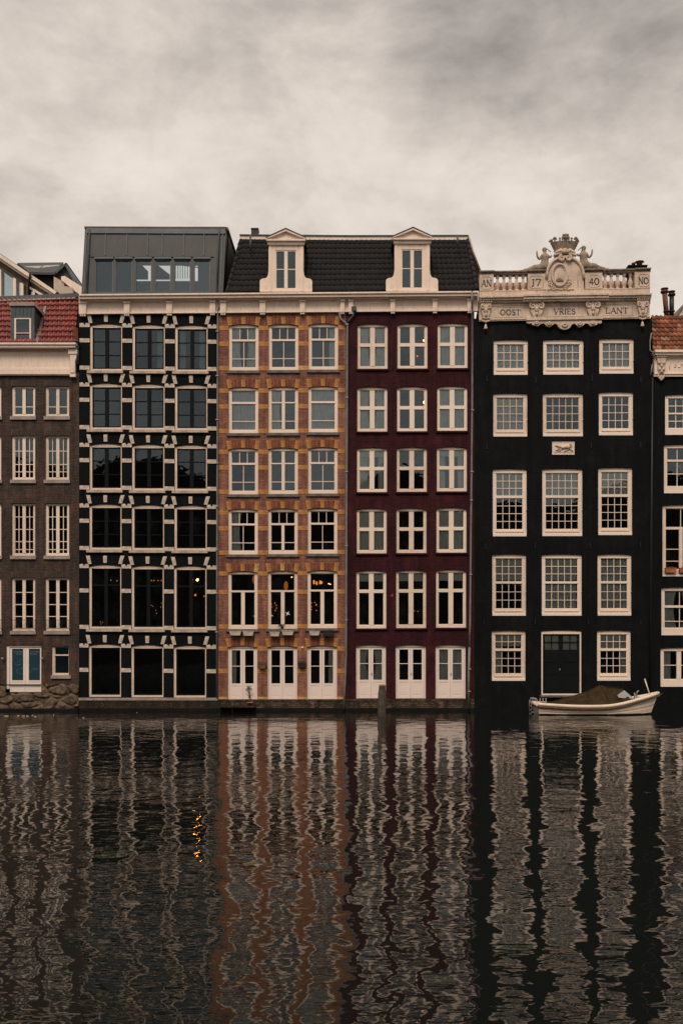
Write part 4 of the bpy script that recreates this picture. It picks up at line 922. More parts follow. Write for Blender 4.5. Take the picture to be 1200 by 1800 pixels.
def roman(s_, cx, cy, h, wtot, parent, Y, ref):
    """carved and blackened capitals; positions and height in facade units"""
    adv = [GL[ch][0] for ch in s_]; gap = 0.10; tot = sum(adv)+gap*(len(s_)-1)
    for_w = wtot; x = 0; mb = MB()
    for ch, a in zip(s_, adv):
        for pts, wd in GL[ch][1]:
            q = [((x+u)/tot*for_w + cx - wtot/2, cy + h/2 - v_*h) for u, v_ in pts]
            for i in range(len(q)-1):
                (ax, ay), (bx_, by) = q[i], q[i+1]; L = math.hypot(bx_-ax, by-ay)
                if L < 1e-6: continue
                ux, uy = (bx_-ax)/L, (by-ay)/L; hw = wd*h/2*1.15; e_ = hw*0.55
                mb.pprism([(ax-ux*e_-uy*hw, ay-uy*e_+ux*hw), (bx_+ux*e_-uy*hw, by+uy*e_+ux*hw), (bx_+ux*e_+uy*hw, by+uy*e_-ux*hw), (ax-ux*e_+uy*hw, ay-uy*e_-ux*hw)], Y-0.004-0.0007*(i % 5), Y+0.004, ref)
        x += a+gap
    return obj('inscription', mb, M['lettering'], parent)

# --- sandstone attic
def LS(x): return -(x-841)*5.0/299.0           # everything up there rises slightly to the right
AT = MB()
def st(mb_, x0, x1, y0, y1, Yf, Yb): mb_.sl(x0, x1, y0+LS(x0), y0+LS(x1), y1+LS(x0), y1+LS(x1), Yf, Yb, 0.0)
st(AT, 841, 1140, 540, 563, -0.10, 0.3)                       # frieze field
st(AT, 841, 1140, 561.8, 564.6, -0.16, -0.09); st(AT, 841, 1140, 564.6, 566.4, -0.13, -0.09)
st(AT, 841, 1141, 534.5, 540, -0.13, 0.3)                     # cavetto
ent = obj('frieze', AT, M['stone'], HD, bevel=0.012)
mb = MB()
st(mb, 841, 1140.5, 525, 528.5, -0.42, 0.35); st(mb, 841, 1140.5, 528.5, 532, -0.34, 0.35); st(mb, 841, 1140.5, 532, 535, -0.24, 0.35)
st(mb, 917, 1065, 524.6, 528.2, -0.50, -0.42); st(mb, 917, 1065, 528.2, 532.4, -0.44, -0.34); st(mb, 917, 1065, 532.4, 535.6, -0.36, -0.24)
cor = obj('stone_cornice', mb, M['stone'], HD, bevel=0.012)
for s_, cx, wd in (('OOST', 895.5, 35), ('VRIES', 990.5, 38), ('LANT', 1082.5, 39)): roman(s_, cx, 551.2+LS(cx), 9.6, wd, ent, -0.106, 0)
for x0, x1 in ((866, 925), (955, 1026), (1055, 1114)):          # sunk panel outlines
    mb = MB(); y0, y1 = 541.8, 560.5
    def ol(ax, ay, bx_, by):
        L = math.hypot(bx_-ax, by-ay); nx_, ny_ = -(by-ay)/L*0.35, (bx_-ax)/L*0.35
        mb.pprism([(ax-nx_, ay-ny_+LS(ax)), (bx_-nx_, by-ny_+LS(bx_)), (bx_+nx_, by+ny_+LS(bx_)), (ax+nx_, ay+ny_+LS(ax))], -0.115, -0.095)
    P_ = [(x0+7, y0), (x1-7, y0), (x1-2, y0+5), (x1-2, y1-1), (x0+2, y1-1), (x0+2, y0+5)]
    for i in range(6): ol(*P_[i], *P_[(i+1) % 6])
    obj('panel_moulding', mb, M['stone'], ent)
# balustrade
mb = MB(); st(mb, 841, 1140, 514.4, 525, -0.14, 0.25); st(mb, 841, 1140, 512.6, 514.4, -0.15, 0.27)
bal = obj('balustrade', mb, M['stone'], HD, bevel=0.01)
mb = MB(); st(mb, 841, 962, 479.2, 482, -0.22, 0.3); st(mb, 841, 962, 482, 485, -0.16, 0.24); st(mb, 1020, 1141, 479.2, 482, -0.22, 0.3); st(mb, 1020, 1141, 482, 485, -0.16, 0.24)
st(mb, 841, 867, 478.6, 481, -0.26, 0.32); st(mb, 1113, 1141, 478.6, 481, -0.26, 0.32); st(mb, 924, 962, 478.6, 481, -0.26, 0.32); st(mb, 1020, 1058, 478.6, 481, -0.26, 0.32)
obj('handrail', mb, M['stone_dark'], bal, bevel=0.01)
for (x0, x1, tx, cx) in ((841.5, 866, 'AN', 853.5), (926, 961, 'J7', 940.5), (1026, 1056.5, '40', 1042), (1113, 1140, 'NO', 1128.5)):
    mb = MB(); st(mb, x0, x1, 485, 513, -0.17, 0.25); pr = obj('pier', mb, M['stone'], bal, bevel=0.008)
    mb = MB(); w_ = 9.5 if x1-x0 < 32 else 12
    cc = cx; y0, y1 = 488.5, 510
    P_ = [(cc-w_+3.5, y0), (cc+w_-3.5, y0), (cc+w_, y0+3.5), (cc+w_, y1-3.5), (cc+w_-3.5, y1), (cc-w_+3.5, y1), (cc-w_, y1-3.5), (cc-w_, y0+3.5)]
    for i in range(8):
        (ax, ay), (bx_, by) = P_[i], P_[(i+1) % 8]; L = math.hypot(bx_-ax, by-ay); nx_, ny_ = -(by-ay)/L*0.4, (bx_-ax)/L*0.4
        mb.pprism([(ax-nx_, ay-ny_+LS(ax)), (bx_-nx_, by-ny_+LS(bx_)), (bx_+nx_, by+ny_+LS(bx_)), (ax+nx_, ay+ny_+LS(ax))], -0.19, -0.165)
    obj('panel_moulding', mb, M['stone'], pr)
    roman(tx, cx, 500.5+LS(cx), 11.5, 17.5, pr, -0.174, 0)
def baluster(cx, y0, y1):
    mb = MB(); z0, z1 = Z(y1+LS(cx)), Z(y0+LS(cx)); H = z1-z0
    pr = [(0.135, 0), (0.135, 0.06), (0.07, 0.09), (0.075, 0.14), (0.125, 0.30), (0.13, 0.40), (0.10, 0.52), (0.062, 0.66), (0.055, 0.80), (0.09, 0.84), (0.075, 0.89), (0.115, 0.93), (0.115, 1.0)]
    mb.lathe(X(cx), 0.02, [(r_, z0+h*H) for r_, h in pr], 12); obj('baluster', mb, M['stone'], bal)
for cx in (873.8, 885, 896, 907.3, 918.8): baluster(cx, 485, 513)
for cx in (1062.5, 1073.5, 1084.7, 1096, 1107): baluster(cx, 485, 513)
# centre cartouche
mb = MB(); cx = 991.0; yb_ = 524+LS(cx)
out_ = [(958, yb_), (958, 489)] + [(cx-33+2*33*(0.5-0.5*math.cos(math.pi*i/22)), 489-36*math.sin(math.pi*i/22)**0.85) for i in range(1, 22)] + [(1024, 489), (1024, yb_)]
mb.pprism(out_, -0.16, 0.30, 0)
car = obj('cartouche', mb, M['stone'], HD, bevel=0.015)
mb = MB(); mb.tube([P(958.5, 492, 0)+Vector((0,-0.2,0))] + [Vector((X(cx-32+64*(0.5-0.5*math.cos(math.pi*i/20))), -0.2, Z(489-34.5*math.sin(math.pi*i/20)**0.85))) for i in range(1, 20)] + [P(1023.5, 492, 0)+Vector((0,-0.2,0))], 0.075, 8); obj('arch_moulding', mb, M['stone'], car)
mb = MB(); ocx, ocy = 981.5, 486.0
mb.tube([Vector((X(ocx+13.5*math.cos(2*math.pi*i/28)), -0.20, Z(ocy+19*math.sin(2*math.pi*i/28)))) for i in range(29)], 0.06, 8, caps=False); mb.tube([Vector((X(ocx+10.8*math.cos(2*math.pi*i/28)), -0.175, Z(ocy+16*math.sin(2*math.pi*i/28)))) for i in range(29)], 0.03, 6, caps=False)
obj('oval_medallion', mb, M['stone'], car)
mb = MB(); mb.ball((X(981), -0.17, Z(494)), (0.16, 0.04, 0.09)); mb.box(X(975.5), X(988), -0.21, -0.15, Z(496.3), Z(495)); mb.ball((X(982), -0.17, Z(501.5)), (0.04, 0.03, 0.03)); obj('medallion_relief', mb, M['stone_dark'], car)
def scroll(mb_, px, py, r0, turns, sgn, Y=-0.24, rad=0.05, start=90):
    n = int(18*turns); pts = []
    for i in range(n+1):
        a = R(start)+sgn*2*math.pi*turns*i/n; rr = r0*(1-0.75*i/n); pts.append(Vector((X(px+rr*math.cos(a)), Y, Z(py-rr*math.sin(a)))))
    mb_.tube(pts, [rad*(1-0.5*i/n) for i in range(n+1)], 6)
mb = MB(); scroll(mb, 984.5, 457.5, 5.2, 1.6, 1, -0.27, 0.07); scroll(mb, 996.5, 457.0, 5.2, 1.6, -1, -0.27, 0.07)
for s_ in (-1, 1):
    mb.tube([P(990.5+s_*2, 449, 0)+Vector((0,-0.25,0)), P(990.5+s_*8, 444, 0)+Vector((0,-0.27,0)), P(990.5+s_*15, 447, 0)+Vector((0,-0.25,0)), P(990.5+s_*19, 454, 0)+Vector((0,-0.2,0))], [0.10, 0.11, 0.09, 0.05], 8)
    for t in range(5): mb.ball((X(990.5+s_*(4+t*3.3)), -0.28, Z(448+t*0.9)), (0.07, 0.05, 0.06), 8, 5)
mb.ball((X(990.5), -0.26, Z(445)), (0.16, 0.08, 0.15)); mb.pprism([(974, 452), (1007, 452), (1003, 442), (990.5, 439.5), (978, 442)], -0.2, 0.2, 0)
obj('acanthus_scroll', mb, M['stone'], car)
mb = MB()
for s_ in (-1, 1):
    for k, (dx, dy, rr) in enumerate(((16.5, 12, 3.4), (13, 17, 3.0), (18.5, 6.5, 2.4), (9, 20, 2.2))): scroll(mb, 981.5+s_*dx, 489+dy, rr, 1.3, s_, -0.19, 0.035, 30*k)
mb.tube([Vector((X(960+i*1.6), -0.18, Z(513+1.8*abs(math.sin(i*0.42))*(-1 if i % 2 else -0.9)+LS(975)*0.5))) for i in range(30)], 0.035, 6)
obj('ribbon_relief', mb, M['stone'], car)
# crown
mb = MB(); ccx = 991.5
def cr(px_r, py): return (px_r/36.0, Z(py))
mb.lathe(X(ccx), 0.05, [cr(17.0, 443), cr(18.6, 441), cr(18.0, 439), cr(20.4, 436), cr(20.2, 434.5), cr(22.4, 432), cr(22.2, 430.5), cr(24.2, 428), cr(24.2, 427), cr(21.0, 427.5), cr(19, 433)], 28, 0.55)
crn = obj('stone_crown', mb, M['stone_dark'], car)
mb = MB()
for k in range(14):
    a = 2*math.pi*k/14 + 0.22; big = k % 2 == 0
    x_, y_ = X(ccx)+0.655*math.cos(a), 0.05+0.655*0.55*math.sin(a)
    hb = 0.13 if big else 0.08
    mb.tube([(x_, y_, Z(427)), (x_, y_, Z(427)+hb)], [0.035, 0.03], 6); mb.ball((x_, y_, Z(427)+hb+0.03), (0.085 if big else 0.06, 0.05, 0.075 if big else 0.055), 8, 5)
    if big:
        for s_ in (-1, 1): mb.ball((x_+s_*0.07, y_, Z(427)+hb-0.01), (0.05, 0.04, 0.045), 6, 4)
fz = Z(421.5)
for dx, dz, rr in ((0, 0.0, 0.11), (-0.12, 0.03, 0.085), (0.12, 0.03, 0.085), (0, 0.13, 0.10), (-0.10, 0.15, 0.06), (0.10, 0.15, 0.06), (0, -0.10, 0.09), (-0.15, -0.05, 0.05), (0.15, -0.05, 0.05)): mb.ball((X(ccx+0.3)+dx, -0.2, fz+dz), (rr, 0.07, rr), 8, 6)
mb.tube([(X(ccx+0.3), -0.2, Z(428)), (X(ccx+0.3), -0.2, fz)], 0.05, 6)
obj('crown_ornament', mb, M['stone_dark'], car)

# mermaids: one continuous skinned surface each
def skin_body(name, nodes, edges, mat, parent, sub=2):
    """nodes: (x,y,z,r)"""
    o0 = Vector(nodes[0][:3]); me = bpy.data.meshes.new(name)
    me.from_pydata([tuple(Vector(n_[:3])-o0) for n_ in nodes], edges, [])
    ob = bpy.data.objects.new(name, me); C.objects.link(ob); WL[ob.name] = o0; ob.parent = parent; ob.location = o0-WL[parent.name]
    md = ob.modifiers.new('skin', 'SKIN'); sv = me.skin_vertices[0].data
    for i, n_ in enumerate(nodes): sv[i].radius = (n_[3]*1.45, n_[3]*1.35)
    sv[0].use_root = True; md.use_smooth_shade = True
    s_ = ob.modifiers.new('sub', 'SUBSURF'); s_.levels = sub; s_.render_levels = sub
    me.materials.append(mat)
    return ob
def mermaid(flip, pelv, parent):
    # coordinates in facade units relative to the pelvis, x outward positive
    def n_(dx, dy, r_, Y=-0.05): return (X(pelv[0]+flip*dx), Y, Z(pelv[1]+dy), r_/36.0)
    nodes = [n_(0, 0, 5.6), n_(-0.5, -6, 4.3), n_(-0.5, -12, 5.4), n_(-0.2, -16.5, 4.2), n_(0.2, -20.5, 1.7),                  # 0-4 pelvis..neck
             n_(0.2, -23.5, 2.6), n_(0.4, -27.5, 2.5),                                                                       # 5,6 head
             n_(5.5, -16, 1.9), n_(9.5, -9.5, 1.6), n_(13.5, -14, 1.3, -0.10), n_(14.5, -20.5, 1.1, -0.12), n_(14.2, -24, 0.7, -0.12),   # 7-11 outer arm raised
             n_(-5.5, -16, 1.9), n_(-9, -13, 1.6), n_(-12, -17, 1.2),                                                        # 12-14 inner arm to cartouche
             n_(5, 4.0, 5.2), n_(12, 6, 4.7), n_(18, 4.0, 4.0), n_(24, 7, 3.2), n_(31, 9, 2.4), n_(38, 8.5, 1.5),           # 15-20 tail
             n_(-4, 6, 3.6), n_(2, 10, 2.8)]
    edges = [(0,1),(1,2),(2,3),(3,4),(4,5),(5,6),(3,7),(7,8),(8,9),(9,10),(10,11),(3,12),(12,13),(13,14),(0,15),(15,16),(16,17),(17,18),(18,19),(19,20),(0,21),(21,22)]
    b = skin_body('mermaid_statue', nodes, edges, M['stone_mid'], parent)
    mb = MB()                                                # hair and breasts, brows
    hx, hz = X(pelv[0]+flip*0.4), Z(pelv[1]-26.5)
    mb.ball((hx, -0.02, hz+0.02), (0.12, 0.11, 0.115), 10, 7); mb.tube([(hx, 0.03, hz), (hx-flip*0.05, 0.05, hz-0.16), (hx-flip*0.06, 0.04, hz-0.32)], [0.08, 0.07, 0.03], 8)
    mb.ball((hx, -0.155, hz-0.045), (0.015, 0.03, 0.022), 6, 4)
    for s_ in (-1, 1): mb.ball((X(pelv[0]-0.5+s_*2.2), -0.155, Z(pelv[1]-13)), (0.05, 0.05, 0.05), 8, 5)
    obj('mermaid_hair', mb, M['stone_dark'], parent)
    mb = MB()                                                # tail scrolls and foliage trailing along the rail
    rnd = random.Random(3)
    for k in range(16):
        t = k/15; mb.ball((X(pelv[0]+flip*(8+t*34))+rnd.uniform(-.03,.03), -0.12+rnd.uniform(-0.05,0.05), Z(pelv[1]+11.5-(1-t)*2.5*rnd.random())), (0.09-0.03*t, 0.07, 0.075-0.03*t), 7, 5)
    mb.tube([(X(pelv[0]+flip*-10), -0.1, Z(pelv[1]-22)), (X(pelv[0]+flip*-3.2), -0.1, Z(pelv[1]-28))], 0.022, 6)
    obj('seaweed_carving', mb, M['stone_dark'], parent)
mermaid(-1, (956.5, 466.5), car)
mermaid(1, (1024.5, 463.5), car)
# consoles
for x0, x1, tas in ((841, 863.5, True), (925, 957, False), (1024, 1055, False), (1114.5, 1138.5, True)):
    mb = MB(); c0 = (x0+x1)/2; W_ = (x1-x0)/2; s0 = LS(c0)-4.5
    mb.pprism([(c0-W_, 537+s0), (c0+W_, 537+s0), (c0+W_*0.86, 541+s0), (c0+W_*0.62, 549+s0), (c0+W_*0.66, 556+s0), (c0+W_*0.4, 564+s0), (c0, 568+s0), (c0-W_*0.4, 564+s0), (c0-W_*0.66, 556+s0), (c0-W_*0.62, 549+s0), (c0-W_*0.86, 541+s0)], -0.24, -0.08)
    for k in range(6): mb.ball((X(c0-W_*0.8+W_*1.6*k/5), -0.27, Z(538.5+s0)), (0.05, 0.05, 0.05), 7, 5)
    scroll(mb, c0-W_*0.45, 547+s0, W_*0.36, 1.3, 1, -0.26, 0.045); scroll(mb, c0+W_*0.45, 547+s0, W_*0.36, 1.3, -1, -0.26, 0.045)
    mb.ball((X(c0), -0.26, Z(553+s0)), (0.11, 0.06, 0.14), 8, 6); mb.ball((X(c0), -0.28, Z(561+s0)), (0.07, 0.05, 0.10), 8, 6)
    for k in range(-2, 3): mb.ball((X(c0+k*W_*0.22), -0.2, Z(567+s0+abs(k)*-0.6)), (0.06, 0.05, 0.045), 7, 5)
    if tas:
        for k in range(5): mb.ball((X(c0-5+k*2.5), -0.19, Z(572.5+s0-abs(k-2)*0.7)), (0.06, 0.05, 0.05), 7, 5)
        mb.lathe(X(c0), -0.16, [(0.02, Z(576+s0)), (0.045, Z(577.5+s0)), (0.06, Z(580+s0)), (0.095, Z(584+s0)), (0.095, Z(585+s0))][::-1], 10)
    obj('console', mb, M['stone'], ent)
# pendant ornament under the frieze
mb = MB(); W0, W1 = 924, 1055; s0 = LS(990)-7.5+2.0
pts = [(W0, 573.5+s0), (W1, 573.5+s0)]
prof = [(1055, 8), (1052, 9.5), (1048, 8.5), (1046, 11.5), (1041, 13), (1036, 14), (1032, 10), (1026, 9), (1021, 14), (1016, 15.5), (1011, 12), (1007, 9), (1003, 11), (1000, 16), (996, 18.5), (990, 20), (984, 18.5), (980, 16), (977, 11), (973, 9), (969, 12), (964, 15.5), (959, 14), (954, 9), (948, 10), (944, 14), (939, 13), (934, 11.5), (932, 8.5), (928, 9.5), (924, 8)]
pts += [(a, 567.5+s0+b_+2) for a, b_ in prof]
mb.pprism(pts, -0.20, -0.02)
st(mb, 923, 1056, 562.5, 567.2, -0.27, -0.03)
for a, yy, rr in ((990, 580, 5.5), (1017, 578, 4), (963, 578, 4), (941, 577, 3.4), (1039, 577, 3.4)):
    for k in range(7): t = R(200+k*140/6); mb.ball((X(a+rr*0.8*math.cos(t)), -0.23, Z(yy+s0-rr*0.8*math.sin(t))), (0.05, 0.04, 0.055), 7, 5)
    mb.ball((X(a), -0.24, Z(yy+s0)), (0.07, 0.05, 0.06), 8, 5)
obj('carved_apron', mb, M['stone'], ent)
# roof and chimneys behind the balustrade
mb = MB(); tile_patch(mb, P(843, 530, 1.0), P(1138, 526, 1.0), P(846, 499, 2.6), P(1136, 495, 2.6), 40, 4, 0.04, 0.03); ro = obj('roof', mb, M['tile_orange'], HD)
mb = MB(); mb.quad(P(843, 530, 1.05), P(1138, 526, 1.05), P(1136, 496, 2.65), P(846, 500, 2.65)); mb.quad(P(846, 500, 2.65), P(1136, 496, 2.65), Vector((X(1136), 8.5, 17.0)), Vector((X(846), 8.5, 17.0))); obj('roof_deck', mb, M['brick_chimney'], ro)
mb = MB(); mb.pb(1104, 467, 1136.5, 478, 1.2, 2.0, 1.2); mb.pb(1103, 466, 1137, 468.2, 1.15, 2.05, 1.2); mb.pb(1108, 478, 1132, 500, 1.25, 1.95, 1.2)
ch = obj('chimney', mb, M['black_paint'], HD)
mb = MB(); c_ = P(1123, 466, 1.5); mb.lathe(c_.x, 1.5, [(0.14, c_.z), (0.14, c_.z+0.10), (0.24, c_.z+0.14), (0.24, c_.z+0.16), (0.03, c_.z+0.24)], 10); c_ = P(1112.5, 466, 1.5); mb.lathe(c_.x, 1.5, [(0.09, c_.z), (0.11, c_.z+0.09), (0.07, c_.z+0.12)], 10)
obj('chimney_pot', mb, M['rust'], ch)
mb = MB(); mb.tube([P(1142.5, 660, -0.02), P(1145.5, 640, -0.02)], 0.02, 5); obj('wall_bracket', mb, M['metal'], HD)
for px, py in ((855, 668), (941, 671), (1039.5, 668), (1125, 670), (855, 788), (1038, 786), (1125, 785), (853, 963), (940, 962), (1036, 962), (1124, 960), (850, 1096), (940, 1096), (1033, 1096), (1125, 1096)):
    mb = MB(); mb.pb(px-0.5, py-8, px+0.5, py, -0.03, 0.01); mb.pb(px-0.8, py, px+0.8, py+1.5, -0.05, 0.01); obj('wall_anchor', mb, M['iron'], HD)

# ================================================================== HOUSE E : right edge
HE = thing('canal_house', 'black house at the photo edge under a mossy orange tiled roof with two flues', 'house', (X(1220), 0, 0))
lefts = [1168, 1166, 1163.5, 1161.5, 1160]
rowsE = [(693, 761.5), (781, 864), (887, 1010), (1032, 1113.5), (1138, 1204)]
op = []
for r, (c, b_) in enumerate(rowsE):
    op.append((lefts[r], c, lefts[r]+67, b_, 1.5, r)); op.append((lefts[r]+95, c, lefts[r]+162, b_, 1.5, r))
facade(HE, 1143.5, 1345, 655, 1262, [o[:5] for o in op], M['brick_black'])
interior(HE, 1146, 1343, 657, 1240, (770, 876, 1021, 1126), (1246,))
for (x0, y0, x1, y1, ar, r) in op:
    kw = dict(arch=ar, side=6.0, top=6.0, bot=9.0, mw=1.3, ex='LR' if r == 3 else ('l' if r == 4 else ''))
    if r == 0: wn = win_cream(HE, x0, y0, x1, y1, transom=y0+33, tt=2.6, upx=4, upy=2, lox=4, loy=2, **kw)
    elif r == 1: wn = win_cream(HE, x0, y0, x1, y1, transom=y0+28, tt=3.5, upx=3, lox=3, loy=2, **kw)
    elif r == 2: wn = win_cream(HE, x0, y0, x1, y1, transom=y0+41, tt=4.5, cen=6, cen_up=False, upx=2, loy=2, lows=(986,), **kw)
    elif r == 3: wn = win_cream(HE, x0, y0, x1, y1, transom=y0+34, tt=4, upx=2, lox=2, lows=(1092,), **kw)
    else: wn = win_cream(HE, x0, y0, x1, y1, cen=8, upy=2, **kw)
    s_ = MB(); s_.pb(x0, y1+0.05, x1, y1+3.2, -0.03, 0.10); obj('sill', s_, M['door_white'], wn, bevel=0.006)
mb = MB()
mb.pb(1149.5, 615.5, 1345, 620, -0.40, 0.4, -0.3); mb.pb(1150.5, 620, 1345, 624, -0.32, 0.4, -0.3); mb.pb(1150, 624, 1345, 629, -0.16, 0.4, -0.1); mb.pb(1149.5, 629, 1345, 656, -0.10, 0.3, -0.1); mb.pb(1149, 656, 1345, 658.5, -0.17, 0.3, -0.1); mb.pb(1148.5, 658.5, 1345, 662, -0.12, 0.3, -0.1)
ce = obj('cornice', mb, M['cornice'], HE, bevel=0.01)
mb = MB(); c0 = 1159.5
mb.pprism([(1151, 628), (1169, 628), (1167, 634), (1165.5, 642), (1166, 650), (1163, 658), (1156, 658), (1153, 650), (1153.5, 642), (1152, 634)], -0.22, -0.09)
for k in range(6): mb.ball((X(1152+k*3), -0.24, Z(629)), (0.05, 0.04, 0.05), 7, 5)
for dx, dy in ((-4, 640), (4, 640), (0, 645), (-3, 651), (3, 651), (0, 655)): mb.ball((X(c0+dx), -0.24, Z(dy)), (0.08, 0.05, 0.08), 7, 5)
for dx, dy in ((-5, 663), (0, 663.5), (5, 663), (-2.5, 666), (2.5, 666), (0, 668.5)): mb.ball((X(c0+dx), -0.16, Z(dy)), (0.07, 0.05, 0.07), 7, 5)
obj('console', mb, M['stone'], ce)
mb = MB(); rnd = random.Random(5)
for k in range(14): mb.ball((X(1192+rnd.uniform(-8, 18)), -0.11, Z(642.5+rnd.uniform(-4, 4))), (0.07, 0.03, 0.05), 7, 5)
mb.tube([P(1176, 650, -0.1), P(1176, 640, -0.1), P(1180, 636, -0.1), P(1215, 635, -0.1)], 0.02, 5)
obj('frieze_carving', mb, M['cornice'], ce)
mb = MB(); tile_patch(mb, P(1146, 617, -0.2), P(1345, 617, -0.2), P(1143.5, 556, 2.2), P(1345, 556, 2.2), 27, 8, 0.06, 0.045)
rE = obj('roof', mb, M['tile_orange'], HE)
mb = MB(); mb.quad(P(1146, 617, -0.1), P(1345, 617, -0.1), P(1345, 556.5, 2.3), P(1143.5, 556.5, 2.3)); mb.quad(P(1143.5, 556.5, 2.3), P(1345, 556.5, 2.3), Vector((X(1345), 7, 17)), Vector((X(1143.5), 7, 17))); obj('roof_deck', mb, M['black_paint'], rE)
drainpipe(HE, [P(1144, 585, -0.2), P(1141.5, 600, -0.2), P(1141.5, 616, -0.25), P(1144, 618, -0.3), P(1150, 618, -0.35)], 0.035, 'pipe')
drainpipe(HE, [P(1146, 664, -0.1), P(1144, 900, -0.1), P(1141, 1240, -0.1)], 0.05, 'iron')
for (px0, py0, px1, py1, r_, mt) in ((1171, 557, 1167, 514, 0.13, 'rust'), (1179.5, 557, 1179.5, 519, 0.12, 'iron')):
    mb = MB(); a, b_ = P(px0, py0, 2.6), P(px1, py1, 2.6); mb.tube([a, b_], r_, 12)
    mb.tube([b_.lerp(a, 0.0)-Vector((0,0,0.02)), b_+Vector((0,0,0.06))], [r_*1.55, r_*1.6], 12); mb.tube([b_+Vector((0,0,0.07)), b_+Vector((0,0,0.15))], r_*1.15, 12); mb.tube([b_+Vector((0,0,0.16)), b_+Vector((0,0,0.20)), b_+Vector((0,0,0.23))], [r_*1.5, r_*1.5, r_*0.5], 12)
    mb.tube([a+Vector((0,0,0.25)), a+Vector((0,0,0.30))], r_*1.4, 12)
    obj('flue', mb, M[mt], HE)
mb = MB(); mb.pprism([(1186, 557), (1204, 532), (1345, 532), (1345, 557)], 3.0, 5.0, 3.0)
gb = obj('gable', mb, M['cornice'], HE)
mb = MB(); mb.pprism([(1185, 557), (1204, 530.5), (1206, 532), (1188, 557)], 2.9, 5.0, 3.0); obj('gable_coping', mb, M['stone_dark'], gb)

# ================================================================== HOUSE F : left edge, brown brick
HL = thing('canal_house', 'brown brick house at the photo edge with a red tiled roof and small lead dormer', 'house', (X(40), 0, 0))
colsL = [(-38.5, 2.8), (21, 62.3), (80, 122)]
rowsL = [(679, 732), (766, 843.5), (885, 977), (1015.5, 1109)]
op = [(a, c, b_, d_, 0, r, i) for r, (c, d_) in enumerate(rowsL) for i, (a, b_) in enumerate(colsL)]
op += [(11.5, 1134.5, 73, 1217, 0, 9, 0), (91, 1135, 121.5, 1187, 0, 9, 1)]
facade(HL, -70, 139.3, 655, 1203, [(o[0], o[1], o[2], min(o[3], 1203), 0) for o in op], M['brick_brown'])
interior(HL, -70, 139.3, 657, 1218, (750, 866, 998, 1124), (12, 71))
for (x0, y0, x1, y1, ar, r, i) in op:
    if r == 9: continue
    kw = dict(arch=0, side=3.6, top=2.6, bot=3.6, cen=5.6, mw=1.3, sill=(2.0, 6.2), sm='sill_grey')
    if r == 0: wn = win_cream(HL, x0, y0, x1, y1, lows=(714,), **kw)
    elif r == 1: wn = win_cream(HL, x0, y0, x1, y1, upx=2, lows=(792, 815.5, 828.5), **kw)
    elif r == 2: wn = win_cream(HL, x0, y0, x1, y1, upx=2, lows=(908, 930, 951.5, 965.5), **kw)
    else: wn = win_cream(HL, x0, y0, x1, y1, lows=(1041, 1062.5, 1083.5), **kw)
    mb = MB(); mb.pb(x0-2, y0-11, x1+2, y0, -0.008, 0.02); obj('brick_arch', mb, M['brick_brown_arch'], HL)
    if r == 3:
        rl = MB(); yy0, yy1 = 1090, 1105; Yr = -0.16
        for yy in (yy0, yy1): rl.tube([P(x0-1, yy, 0)+Vector((0, Yr, 0)), P(x1+1, yy, 0)+Vector((0, Yr, 0))], 0.012, 5)
        for xx in (x0-1, x1+1):
            for yy in (yy0, yy1): rl.tube([P(xx, yy, 0)+Vector((0, Yr, 0)), P(xx, yy, 0)+Vector((0, 0.05, 0))], 0.012, 5)
        for k in range(13): xx = x0+(x1-x0)*k/12; rl.tube([P(xx, yy0, 0)+Vector((0, Yr, 0)), P(xx, yy1, 0)+Vector((0, Yr, 0))], 0.007, 4)
        for q in (0.3, 0.7): scroll(rl, x0+(x1-x0)*q, 1097, 3.2, 1.4, 1, Yr, 0.012); scroll(rl, x0+(x1-x0)*q, 1101, 2.2, 1.2, -1, Yr, 0.01)
        obj('balcony_rail', rl, M['iron'], HL)
# double door with poster film
x0, y0, x1, y1 = 11.5, 1134.5, 73, 1217
mb = MB(); mb.pb(x0, y0, x1, y0+3, 0.06, 0.19); mb.pb(x0, y0+3, x0+5, y1-6, 0.06, 0.19); mb.pb(x1-1, y0+3, x1, y1, 0.06, 0.19)
dr = obj('door', mb, M['door_white'], HL); dr['label'] = 'white double door with blue posters in its glass'
for (l0, l1, g0, g1) in ((17, 43.5, 20.5, 40.3), (44, 72, 50, 69.8)):
    lf = MB(); Y0, Y1 = 0.10, 0.16; gy0, gy1 = 1140.5, 1196
    lf.pb(l0, y0+3.2, g0, y1-0.5, Y0, Y1); lf.pb(g1, y0+3.2, l1, y1-0.5, Y0, Y1); lf.pb(g0, y0+3.2, g1, gy0, Y0+0.002, Y1); lf.pb(g0, gy1, g1, gy1+2.6, Y0-0.01, Y1); lf.pb(g0, gy1+2.6, g1, y1-0.5, Y0+0.008, Y1)
    leaf = obj('door_leaf', lf, M['door_white'], dr)
    po = MB(); po.pb(g0, gy0, g1, gy1, 0.14, 0.145); pob = obj('poster', po, M['poster_blue'], leaf)
text('A PANCAKE', 31, 1145.8, 2.6, M['line_white'], dr, 0.137, 0, 'poster_text', wpx=17, ext=0.001)
text('THE DOCT', 33.2, 1150, 2.6, M['line_white'], dr, 0.137, 0, 'poster_text', wpx=13, ext=0.001)
text('A DAY KEEPS', 60, 1145.6, 2.6, M['line_white'], dr, 0.137, 0, 'poster_text', wpx=17.5, ext=0.001)
text('OR AWAY', 57.6, 1149.8, 2.6, M['line_white'], dr, 0.137, 0, 'poster_text', wpx=13, ext=0.001)
mb = MB()
